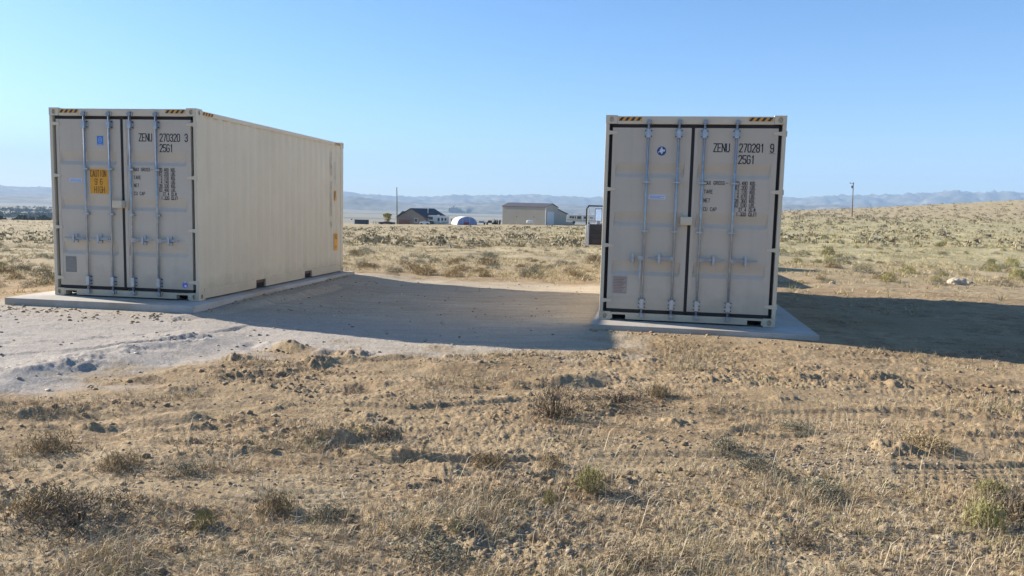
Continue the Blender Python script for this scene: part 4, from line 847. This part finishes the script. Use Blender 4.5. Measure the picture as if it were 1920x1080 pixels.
def bush_data(name, kind, seed, n=420):
    rng = np.random.default_rng(seed); parts = []
    if kind == 'sage': V, Fc = leaf_tris(n, rng, dome(.5, .42, .42, .4, seed), .026, .5, .8); m = 'sage'
    elif kind == 'rabbit': V, Fc = leaf_tris(n, rng, dome(.36, .36, .5, .3, seed), .055, 1.6, .3); m = 'rabbit'
    elif kind == 'tan': V, Fc = leaf_tris(n, rng, dome(.46, .42, .36, .4, seed), .055, .9, .35); m = 'tanbush'
    else: V, Fc = leaf_tris(n, rng, dome(.5, .42, .40, .4, seed), .042, .5, .3); m = 'twig'
    me = bpy.data.meshes.new(name); me.from_pydata(V.tolist(), [], Fc.tolist()); me.materials.append(M[m])
    nt_ = 46; mb = MB()
    for i in range(nt_):
        an = rng.uniform(0, 2 * math.pi); el = rng.uniform(.25, 1.45); ln = rng.uniform(.28, .5); r = .006
        a = (math.cos(an) * .04, math.sin(an) * .04, -.03); mid = (math.cos(an) * math.cos(el) * ln * .55, math.sin(an) * math.cos(el) * ln * .55, math.sin(el) * ln * .6)
        e = (mid[0] * 1.7 + rng.normal() * .05, mid[1] * 1.7 + rng.normal() * .05, mid[2] * 1.45); mb.tube(a, mid, r, r * .7, 3, False); mb.tube(mid, e, r * .7, .0015, 3, False)
    m2 = bpy.data.meshes.new(name + '_stems'); m2.from_pydata(mb.v, [], mb.f); m2.materials.append(M['twig'])
    return me, m2
BD = {}
for i in range(4): BD['sage', i] = bush_data('sage_foliage', 'sage', 100 + i, 1700)
for i in range(2): BD['rabbit', i] = bush_data('rabbitbrush_foliage', 'rabbit', 120 + i, 1500)
for i in range(3): BD['tan', i] = bush_data('tan_foliage', 'tan', 140 + i, 1300)
for i in range(2): BD['twig', i] = bush_data('twig_foliage', 'twig', 160 + i, 1100)
def bush(kind, x, y, w, h, rng, label, group=None, name=None, cat='bush', detail=True):
    k = max(q[1] for q in BD if q[0] == kind) + 1; me, ms = BD[kind, rng.randrange(k)]
    nm = name or {'sage': 'sagebrush', 'rabbit': 'rabbitbrush', 'tan': 'dry_bush', 'twig': 'twiggy_bush'}[kind]
    z = gz(x, y)
    if detail:
        t = empty(nm, (x, y, z - .01), rng.uniform(0, 6.28), label, cat, group); t.scale = (w, w * rng.uniform(.85, 1.1), h)
        a = bpy.data.objects.new('foliage', me); COL.objects.link(a); a.parent = t; b = bpy.data.objects.new('stems', ms); COL.objects.link(b); b.parent = t
    else:
        t = bpy.data.objects.new(nm, me); COL.objects.link(t); t.location = (x, y, z - .02); t.rotation_euler = (0, 0, rng.uniform(0, 6.28)); t.scale = (w, w, h); setp(t, label, cat, group)
    return t
rb = random.Random(21)
near = [  # kind, x, y, width scale, height scale, label
 ('twig', .36, 6.2, .5, .85, 'upright grey twiggy bush near the middle of the foreground dirt', 'twiggy_bush'),
 ('twig', .95, 6.7, 1.1, .42, 'low dark brown twig mat just behind the upright grey bush', 'twiggy_bush'),
 ('rabbit', .50, 4.50, .30, .36, 'yellow-green tuft of brush at bottom centre beside pale pebbles', 'rabbitbrush'),
 ('rabbit', .24, 4.28, .15, .2, 'tiny bright yellow-green plant left of the larger green tuft', 'rabbitbrush'),
 ('twig', -2.2, 3.85, .75, .46, 'wide dark tangled bush casting a blue shadow at lower left', 'twiggy_bush'),
 ('tan', -2.45, 4.0, .5, .42, 'dry tan grass bush leaning behind the dark tangle at lower left', 'dry_bush'),
 ('tan', -3.05, 5.05, .42, .40, 'brown dry bush near the left edge above the dark tangle', 'dry_bush'),
 ('tan', -2.42, 4.72, .34, .34, 'small brown dry clump between two larger clumps on the left', 'dry_bush'),
 ('sage', -1.98, 4.65, .30, .26, 'small grey sage sprig with pale dead stalks on the left', 'sagebrush'),
 ('tan', 1.35, 6.95, .28, .42, 'small tan grass bush right of the brown twig mat', 'dry_bush'),
 ('tan', .28, 4.98, .28, .28, 'tan tuft with a dark shaded side above the green tuft', 'dry_bush'),
 ('tan', -.12, 5.0, .34, .26, 'brown tuft on a small dirt mound in the middle foreground', 'dry_bush'),
 ('sage', 2.25, 5.95, .42, .24, 'low blue-grey sage mat on the right beside a gravel patch', 'sagebrush'),
 ('sage', 1.55, 5.35, .34, .32, 'grey sage clump left of the pale gravel patch on the right', 'sagebrush'),
 ('tan', 3.05, 5.55, .5, .32, 'spreading tan and grey grass bush on the right foreground', 'dry_bush'),
 ('sage', 1.88, 4.55, .42, .34, 'grey-green sage clump low on the right in front of dry grass', 'sagebrush'),
 ('sage', 1.62, 4.95, .5, .25, 'flat grey sage mat right of centre in the foreground', 'sagebrush'),
 ('rabbit', 2.95, 4.6, .34, .28, 'bright green low plant near the right edge', 'rabbitbrush'),
 ('rabbit', 2.62, 4.12, .36, .42, 'tall pale green brush at lower right beside dark bush', 'rabbitbrush'),
 ('twig', 2.9, 4.25, .6, .5, 'dark twiggy bush at the lower right edge behind pale green brush', 'twiggy_bush'),
 ('twig', 1.55, 3.85, .36, .26, 'small dark bush at the bottom right in gravel', 'twiggy_bush'),
 ('twig', -.02, 4.3, .34, .24, 'dark low tangle left of the tiny yellow-green plant', 'twiggy_bush'),
 ('sage', -.98, 4.05, .36, .26, 'dark blue-grey sage tuft at bottom left of centre', 'sagebrush'),
 ('tan', -1.25, 4.1, .3, .34, 'pale tan grass tuft left of the blue-grey sage tuft', 'dry_bush'),
 ('twig', -.9, 5.55, .36, .24, 'dark brown clump left of centre on turned soil', 'twiggy_bush'),
 ('rabbit', -1.55, 3.85, .22, .24, 'small yellow clump right of the dark tangle at lower left', 'rabbitbrush'),
 ('twig', -1.4, 6.9, .3, .2, 'small dark clump on churned dirt below the shadow edge', 'twiggy_bush'),
 ('sage', -.35, 3.62, .4, .22, 'grey sage mat at the bottom edge near the middle', 'sagebrush'),
 ('twig', .62, 3.6, .42, .24, 'dark brown clump at the bottom edge right of the middle', 'twiggy_bush')]
for k, x, y, ws, hs, lab, nm in near: bush(k, x, y, ws * .86, hs * .82, rb, lab, None, nm)
# the rock
def build_rock(x, y, s, label, seed):
    rng = np.random.default_rng(seed); import bmesh
    bm = bmesh.new(); bmesh.ops.create_icosphere(bm, subdivisions=3, radius=1)
    for v in bm.verts:
        n = 1 + .28 * float(perlin(np.array([v.co.x * 1.3 + seed]), np.array([v.co.y * 1.3 + v.co.z]), 2)[0]) + .1 * float(perlin(np.array([v.co.x * 4 + seed]), np.array([v.co.z * 4 + v.co.y]), 5)[0]); v.co *= n; v.co.z *= .62; v.co.y *= .8
    me = bpy.data.meshes.new('rock'); bm.to_mesh(me); bm.free(); me.materials.append(M['rock']); o = bpy.data.objects.new('rock', me); COL.objects.link(o)
    o.location = (x, y, gz(x, y) + s * .15); o.scale = (s, s, s); setp(o, label, 'rock')
build_rock(10.9, 19.0, .22, 'pale rounded rock lying on the bare dirt of the right field', 3)
build_rock(11.35, 19.3, .09, 'small pale stone just right of the rounded rock', 8)
build_rock(7.5, 18.2, .07, 'small white stone near the bushes above the long shadow', 9)

# individual shrubs in the fields
def shadow_free(x, y):
    for C, m in ((C1, .9), (C2, 1.0)):
        c, s = math.cos(C[3]), math.sin(C[3]); a = (x - C[0]) * c + (y - C[1]) * s; b = -(x - C[0]) * s + (y - C[1]) * c
        if -m < a < 2.44 + m and -m < b < 6.1 + m: return False
    return True
GL = ('sagebrush and dry bushes left of the left container', 'sagebrush and dry bushes between the two containers', 'sagebrush and dry bushes on the right hillside field')
LB = {'sage': 'grey-green sagebrush clump', 'tan': 'tan dry bush', 'twig': 'dark twiggy bush', 'rabbit': 'yellow-green rabbitbrush clump'}
AR = (' in the dry field left of the left container', ' in the dry field seen between the two containers', ' on the dry hillside right of the right container')
fs_ = random.Random(99); cnt = 0; tries = 0
cell = []
BUSH_PTS = []
while cnt < 262 and tries < 9000:
    tries += 1
    y = 18.6 + 44 * fs_.random() ** 1.9; ang = R(fs_.uniform(-34, 34)); y = y - 4.5 * (ang < R(-28)) * (fs_.random() < .5); x = y * math.tan(ang)
    if not shadow_free(x, y): continue
    u = 960 + F * x / y
    if u < 100: g = 0
    elif 640 < u < 1128: g = 1
    elif u > 1465: g = 2
    else: continue
    if y < 19.2 and g == 1 and fs_.random() < .8: continue
    if g == 2 and (y < 21 and fs_.random() < .5): continue
    if 2.2 < x < 9.5 and 16 < y < 26 and g == 2 and fs_.random() < .75: continue
    s = (.27 + .48 * fs_.random() ** 1.7) * (1.0 if y < 30 else 1.1)
    if any((x - p) ** 2 + (y - q) ** 2 < (.45 * (s + r)) ** 2 for p, q, r in cell): continue
    cell.append((x, y, s)); kind = fs_.choices(['sage', 'tan', 'twig', 'rabbit'], [(.5, .25, .22, .03), (.42, .36, .2, .02), (.3, .35, .12, .23)][g])[0]
    uu = (u - (0, 640, 1465)[g]) / ((100, 488, 455)[g])
    lab = ('small ' if s < .36 else 'broad ' if s > .54 else 'middling ') + LB[kind] + (' near the bare dirt,' if y < 22 else ' halfway out,' if y < 30 else ' far out,') + (' left part', ' middle part', ' right part')[0 if uu < .34 else 1 if uu < .67 else 2] + (' left of both containers', ' between the two containers', ' right of both containers')[g]
    bush(kind, x, y, s, s * fs_.uniform(.65, .95), fs_, lab, GL[g], detail=False); cnt += 1

def tuft_batch(name, P, H, n, wid, lean, m, rng, curved=True):
    """P: (k,3) roots, H: (k,) heights; n blades each; blades = 2 or 3 triangles"""
    k = len(P); N = k * n; root = np.repeat(P, n, 0); h = np.repeat(H, n) * rng.uniform(.45, 1.25, N)
    an = rng.uniform(0, 2 * np.pi, N); rad = np.repeat(H, n) * rng.uniform(0, .35, N) ; root = root + np.stack([np.cos(an) * rad, np.sin(an) * rad, np.zeros(N)], 1)
    an2 = an + rng.normal(0, .7, N); ln = lean * rng.uniform(.2, 1.5, N); d = np.stack([np.cos(an2), np.sin(an2), np.zeros(N)], 1); side = np.stack([-np.sin(an2 + rng.normal(0, .8, N)), np.cos(an2), np.zeros(N)], 1)
    wv = (wid * rng.uniform(.6, 1.4, N))[:, None]; hh = h[:, None]; lnn = ln[:, None]
    a = root - side * wv; b = root + side * wv; mid = root + d * hh * lnn * .35 + np.array([0, 0, 1]) * hh * .6
    tip = root + d * hh * lnn * 1.05 + np.array([0, 0, 1]) * hh * np.clip(1.0 - .25 * lnn, .35, 1)
    if curved:
        V = np.stack([a, b, mid + side * wv * .7, mid - side * wv * .7, tip], 1).reshape(-1, 3); i = (np.arange(N) * 5)[:, None]
        Fc = np.concatenate([i + [[0, 1, 2]], i + [[0, 2, 3]], i + [[3, 2, 4]]], 1).reshape(-1, 3)
    else:
        V = np.stack([a, b, tip], 1).reshape(-1, 3); Fc = np.arange(3 * N).reshape(-1, 3)
    o = np_mesh(name, V, Fc, m); setp(o, kind='stuff'); return o
def fan_pts(n, y0, y1, pw, rng, half=37):
    y = y0 + (y1 - y0) * rng.random(n) ** pw; x = y * np.tan(np.radians(rng.uniform(-half, half, n))); return x, y
def outside_slabs(x, y): return (slabmask(x, y) < .35) & (padmask(x, y) < .25)
rg = np.random.default_rng(5)
# near grass
x, y = fan_pts(42000, 3.0, 9.8, 1.2, rg, 38)
dens = sst(-.15, .55, fbm(x * .75, y * 1.1, 3, 51) + .55 * sst(6.2, 4.2, y) + .30 * sst(.5, 3, x) * sst(7.5, 6, y) - .10)
k = (rg.random(len(x)) < dens * .62 * (1 - .85 * trackmask(x, y))) & outside_slabs(x, y); x, y = x[k], y[k]
g = fbm(x * 1.3, y * 1.3, 2, 77); Hh = rg.uniform(.025, .068, len(x)) * (1 + .8 * sst(.1, .6, g)); P = np.stack([x, y, gzs(x, y) - .004], 1)
sel = rg.random(len(x)) < .78
setp(tuft_batch('dry_grass', P[sel], Hh[sel], 10, .0013, .9, 'straw', rg), 'dry straw-coloured grass over the foreground soil', 'grass')
sel2 = ~sel & (g > .0); setp(tuft_batch('green_grass', P[sel2], Hh[sel2] * .9, 9, .0013, .8, 'strawgreen', rg), 'sparse yellow-green grass mixed into the foreground', 'grass')
# loose flat straw
x, y = fan_pts(9000, 3.0, 9.8, 1.1, rg, 40); k = outside_slabs(x, y); x, y = x[k], y[k]; P = np.stack([x, y, gzs(x, y) + .004], 1)
setp(tuft_batch('loose_straw', P, np.full(len(x), .045), 2, .0014, 2.6, 'straw', rg, False), 'bits of broken straw lying on the foreground dirt', 'straw')
# tall seed stalks, lower right and scattered
x, y = fan_pts(330, 3.3, 6.2, 1, rg, 38); k = (x > -.5) | (rg.random(len(x)) < .4); x, y = x[k], y[k]; P = np.stack([x, y, gzs(x, y)], 1)
setp(tuft_batch('dry_stalks', P, rg.uniform(.12, .26, len(x)), 4, .0013, .55, 'straw', rg), 'thin pale dead grass stalks standing in the foreground', 'grass stalks')
# field grass
def field(n, y0, y1, pw, H0, H1, wid, nb, nm, lab, lo=-.2):
    x, y = fan_pts(n, y0, y1, pw, rg, 37); dens = sst(lo, .45, fbm(x * .35, y * .35, 3, 81) + .25); th = np.degrees(np.arctan2(x, y))
    bare = sst(24, 19, y) * sst(1.5, 3, x) * sst(13, 10, x); bare2 = sst(20.0, 17.6, y) * .75 * sst(-9.5, -8, x)
    k = (rg.random(n) < dens * (1 - .55 * bare) * (1 - bare2)) & outside_slabs(x, y) & (y > 11); x, y = x[k], y[k]; P = np.stack([x, y, gzs(x, y) - .01], 1); Hh = rg.uniform(H0, H1, len(x))
    gr = (x > 3) & (rg.random(len(x)) < .38)
    setp(tuft_batch(nm, P[~gr], Hh[~gr], nb, wid, .9, 'fieldstraw', rg, False), lab + ', straw coloured', 'grass')
    setp(tuft_batch(nm, P[gr], Hh[gr], nb, wid, .7, 'strawgreen', rg, False), lab + ', olive green', 'grass')
field(36000, 13, 45, 1.25, .05, .15, .006, 8, 'field_grass', 'clumpy dry grass across the near field')
field(15000, 42, 190, 1.15, .12, .30, .03, 7, 'distant_grass', 'clumpy dry grass across the far field')
# far sagebrush that reads as one mass
def far_sage():
    rng = np.random.default_rng(44); n = 7600; y = 40 + 370 * rng.random(n) ** 1.25; x = y * np.tan(np.radians(rng.uniform(-36, 36, n))); q_ = (rng.random(n) < .5) | ((x > 60) & (y > 150)); x, y = x[q_], y[q_]; n = len(x)
    rc = crest(np.arctan2(x, y))[1]; k = (np.hypot(x, y) < rc * 1.02) & (rng.random(n) < .35 + .65 * sst(15, 60, x)) ; x, y = x[k], y[k]; z = gzs(x, y); n = len(x)
    s = rng.uniform(.35, .95, n) * (1 + .25 * (y > 120)); nb = 30
    d = rng.normal(size=(n, nb, 3)); d /= np.linalg.norm(d, axis=2)[..., None]; d[..., 2] = np.abs(d[..., 2])
    C = np.stack([x, y, z], 1)[:, None] + d * (s[:, None, None] * np.array([.5, .5, .36])); a = rng.normal(size=C.shape) * (s[:, None, None] * .085); b = rng.normal(size=C.shape) * (s[:, None, None] * .085); b[..., 2] = np.abs(b[..., 2]) * 1.4
    V = np.stack([C - a, C + a, C + b], 2).reshape(-1, 3); o = np_mesh('distant_sagebrush', V, np.arange(len(V)).reshape(-1, 3), 'farsage'); setp(o, 'far sagebrush dotting the field up to the crest', 'sagebrush', kind='stuff')
far_sage()
# pebbles and clods
def stones(name, n, x, y, s0, s1, m, lab, rng, flat=.6):
    phi = (1 + 5 ** .5) / 2; I = np.array([(-1, phi, 0), (1, phi, 0), (-1, -phi, 0), (1, -phi, 0), (0, -1, phi), (0, 1, phi), (0, -1, -phi), (0, 1, -phi), (phi, 0, -1), (phi, 0, 1), (-phi, 0, -1), (-phi, 0, 1)]) / 1.9
    FI = np.array([(0, 11, 5), (0, 5, 1), (0, 1, 7), (0, 7, 10), (0, 10, 11), (1, 5, 9), (5, 11, 4), (11, 10, 2), (10, 7, 6), (7, 1, 8), (3, 9, 4), (3, 4, 2), (3, 2, 6), (3, 6, 8), (3, 8, 9), (4, 9, 5), (2, 4, 11), (6, 2, 10), (8, 6, 7), (9, 8, 1)])
    n = len(x); s = s0 + (s1 - s0) * rng.random(n) ** 3; z = gzs(x, y); J = I[None] * rng.uniform(.65, 1.3, (n, 12, 1)) * s[:, None, None] * np.array([1, .85, flat])
    V = J + np.stack([x, y, z + s * .12], 1)[:, None]; Fc = FI[None] + (np.arange(n) * 12)[:, None, None]
    o = np_mesh(name, V.reshape(-1, 3), Fc.reshape(-1, 3), m); setp(o, lab, 'gravel', kind='stuff')
x, y = fan_pts(22000, 3.2, 9.0, 1.2, rg, 39); dens = sst(.2, .42, fbm(x * 1.2 + 5, y * 1.6, 3, 91) + .10 * sst(.5, 2.5, x) + .08 * sst(5.5, 4, y)); k = (rg.random(len(x)) < dens + .05) & outside_slabs(x, y)
xs = [x[k]]; ys = [y[k]]
for cx, cy, sx, sy, n in [(q_[0], q_[1], q_[2], q_[3], int(q_[4] * 1.7)) for q_ in ((2.15, 5.35, .38, .22, 520), (.78, 4.5, .16, .16, 220), (.12, 4.05, .3, .16, 330), (1.85, 3.8, .4, .15, 300), (1.2, 4.2, .5, .3, 320), (-.2, 3.75, .3, .12, 160), (2.6, 3.9, .4, .15, 200), (.9, 5.6, .4, .12, 160), (-2.6, 3.85, .5, .15, 200), (3.1, 5.0, .5, .2, 220), (-1.6, 4.6, .4, .15, 120))]:
    xs.append(rg.normal(cx, sx, n)); ys.append(rg.normal(cy, sy, n))
xx = np.concatenate(xs); yy = np.concatenate(ys); stones('gravel', 0, xx, yy, .0032, .0155, 'pebble', 'small pale pebbles strewn over the foreground soil', rg)
x, y = fan_pts(9000, 3.2, 10, 1.0, rg, 39); dens = sst(-.1, .4, fbm(x * .55 + 3, y * .9, 3, 41)) + .12; k = (rg.random(len(x)) < dens * (1 - .9 * trackmask(x, y))) & outside_slabs(x, y)
stones('soil_clods', 0, x[k], y[k], .005, .032, 'clod', 'broken clods of brown soil on the foreground', rg, .7)
# dirt crumbs along the slab edges
xs = []; ys = []
for C, a0, a1, b0, b1, n in ((C1, 2.67, 2.85, -.4, 5.6, 260), (C1, -.4, 2.6, -.95, -.57, 40), (C2, -.1, 1.5, -.85, -.53, 110), (C2, 1.5, 2.9, -1.2, -.53, 30), (C1, -.3, 1.0, -1.1, -.7, 90), (C1, 1.2, 2.9, -1.5, -.7, 110)):
    a = rg.uniform(a0, a1, n); b = rg.uniform(b0, b1, n); c, s = math.cos(C[3]), math.sin(C[3]); xs.append(C[0] + a * c - b * s); ys.append(C[1] + a * s + b * c)
stones('dirt_crumbs', 0, np.concatenate(xs), np.concatenate(ys), .005, .034, 'clod', 'crumbled dirt piled along the slab edges', rg)

x = rg.uniform(-9.5, 2, 5200); y = rg.uniform(6.5, 18, 5200); k = (padmask(x, y) > .5) & (slabmask(x, y) < .3) & (rg.random(5200) < .25 + .75 * sst(0, .5, fbm(x * .8, y * 1.4, 3, 64))); setp(stones('pad_gravel', 0, x[k], y[k], .004, .03, 'pebble', 'small loose stones on the pale packed pad', rg, .5) or bpy.data.objects['pad_gravel'])
# trees
def tree(x, y, z, h, w, m, label, cat='tree', group=None, n=700, seed=1, trunk=True):
    rng = np.random.default_rng(seed); t = empty('broadleaf_tree', (x, y, z), 0, label, cat, group)
    mb = MB(); mb.tube((0, 0, -.3), (0, 0, h * .45), w * .06, w * .03, 7)
    for i in range(5): an = rng.uniform(0, 6.28); mb.tube((0, 0, h * (.15 + .06 * i)), (math.cos(an) * w * .3, math.sin(an) * w * .3, h * (.5 + .08 * i)), w * .025, w * .01, 5)
    mb.build('trunk', 'bark', t); K = 9; cs = rng.normal(size=(K, 3)) * [w * .2, w * .2, h * .17] + [0, 0, h * .56]; rs = rng.uniform(.16, .3, K) * w
    i = rng.integers(0, K, n); d = rng.normal(size=(n, 3)); d /= np.linalg.norm(d, axis=1)[:, None]; P = cs[i] + d * (rs[i] * rng.uniform(.5, 1.05, n))[:, None] * [1, 1, 1.15]; P[:, 2] = np.maximum(P[:, 2], h * .06)
    a = rng.normal(size=(n, 3)) * w * .045; b = rng.normal(size=(n, 3)) * w * .045; V = np.stack([P - a, P + a, P + b * 1.5], 1).reshape(-1, 3)
    np_mesh('crown', V, np.arange(3 * n).reshape(-1, 3), m, parent=t)
p = at(727, 417, DY - 1); tree(p.x, p.y, p.z - .3, 3.9, 2.2, 'autumn', 'yellow-leaved small tree between the maroon car and the tan house', n=900, seed=4)
for i, (u, v, hpx, wpx, lab) in enumerate(((6, 421, 17, 24, 'dark green tree cut off by the left edge of the picture'), (35, 421, 14, 25, 'round dark tree second from the left edge beyond the field'), (63, 421, 13, 22, 'broad dark tree third from the left edge beyond the field'), (86, 421, 14, 22, 'dark tree just left of the left container beyond the field'))):
    Y = 520.; p = at(u, v + 1, Y); s = Y / F; tree(p.x, p.y, p.z, hpx * s, wpx * s * 1.1, 'farleaf', lab, n=1100, seed=20 + i)
def belt(name, items, lab, m='farleaf'):
    Vs = []; rng = np.random.default_rng(9)
    for (u0, u1, v, hpx, Y, n) in items:
        for k in range(n):
            u = rng.uniform(u0, u1); p = at(u, v, Y * rng.uniform(.97, 1.03)); s = Y / F; h = hpx * s * rng.uniform(.7, 1.5); c = 60
            p.z = min(p.z, 0); zb = float(zmacro(np.array([p.x]), np.array([p.y]))[0]); d = rng.normal(size=(c, 3)); d /= np.linalg.norm(d, axis=1)[:, None]
            P = np.array([p.x, p.y, zb]) + d * rng.uniform(.3, 1, (c, 1)) * [h * .6, h * .6, h * .5] + [0, 0, h * .5]; a = rng.normal(size=(c, 3)) * h * .12; b = rng.normal(size=(c, 3)) * h * .12
            Vs.append(np.stack([P - a, P + a, P + b], 1).reshape(-1, 3))
    V = np.concatenate(Vs); o = np_mesh(name, V, np.arange(len(V)).reshape(-1, 3), m); setp(o, lab, 'far trees', kind='stuff')
def ydist(u, v, zv=-42):      # depth where the valley floor shows at that pixel
    q = at(u, v, 1000); sl = (q.z - CZ) / 1000; return (zv - CZ) / sl
belt('far_tree_belt', [(u0, u1, v, h, ydist((u0 + u1) / 2, v), n) for u0, u1, v, h, n in
    ((0, 100, 408, 8, 90), (0, 100, 397, 6, 60), (30, 100, 390, 3, 30), (640, 745, 394, 5, 34), (800, 845, 396, 6, 26), (845, 880, 400, 8, 22), (880, 935, 398, 5, 24), (650, 720, 391, 3, 30), (830, 940, 392, 2.5, 30), (1040, 1128, 401, 3.5, 20))], 'hazy belts of trees and scrub along the valley floor')
# fence posts by the yard
pp = random.Random(4)
for i, u in enumerate((700, 703.5, 706.5)):
    p = at(u, 420, DY - 14); mb = MB(); mb.tube((0, 0, 0), (.05, 0, .95), .06, .05, 6); o = mb.build('fence_post', 'polewood'); o.location = (p.x, p.y, p.z - .1)
    setp(o, ('first', 'second', 'third')[i] + ' thin wooden post from the left, standing between the slate shed and the maroon car', 'post', 'thin posts left of the maroon car')

# ------------------------------------------------------------------ haze
mb = MB(); mb.box(-15500, 15500, -15500, 15500, -70, 900); hz = mb.build('haze', 'hole'); hm = bpy.data.materials.new('haze_air'); hm.use_nodes = True; n_ = hm.node_tree; n_.nodes.clear()
pv = n_.nodes.new('ShaderNodeVolumePrincipled'); pv.inputs['Color'].default_value = (.50, .72, 1, 1); pv.inputs['Density'].default_value = 1.0e-4; pv.inputs['Anisotropy'].default_value = 0
oo = n_.nodes.new('ShaderNodeOutputMaterial'); n_.links.new(pv.outputs[0], oo.inputs['Volume']); hz.data.materials.clear(); hz.data.materials.append(hm); setp(hz, kind='stuff')
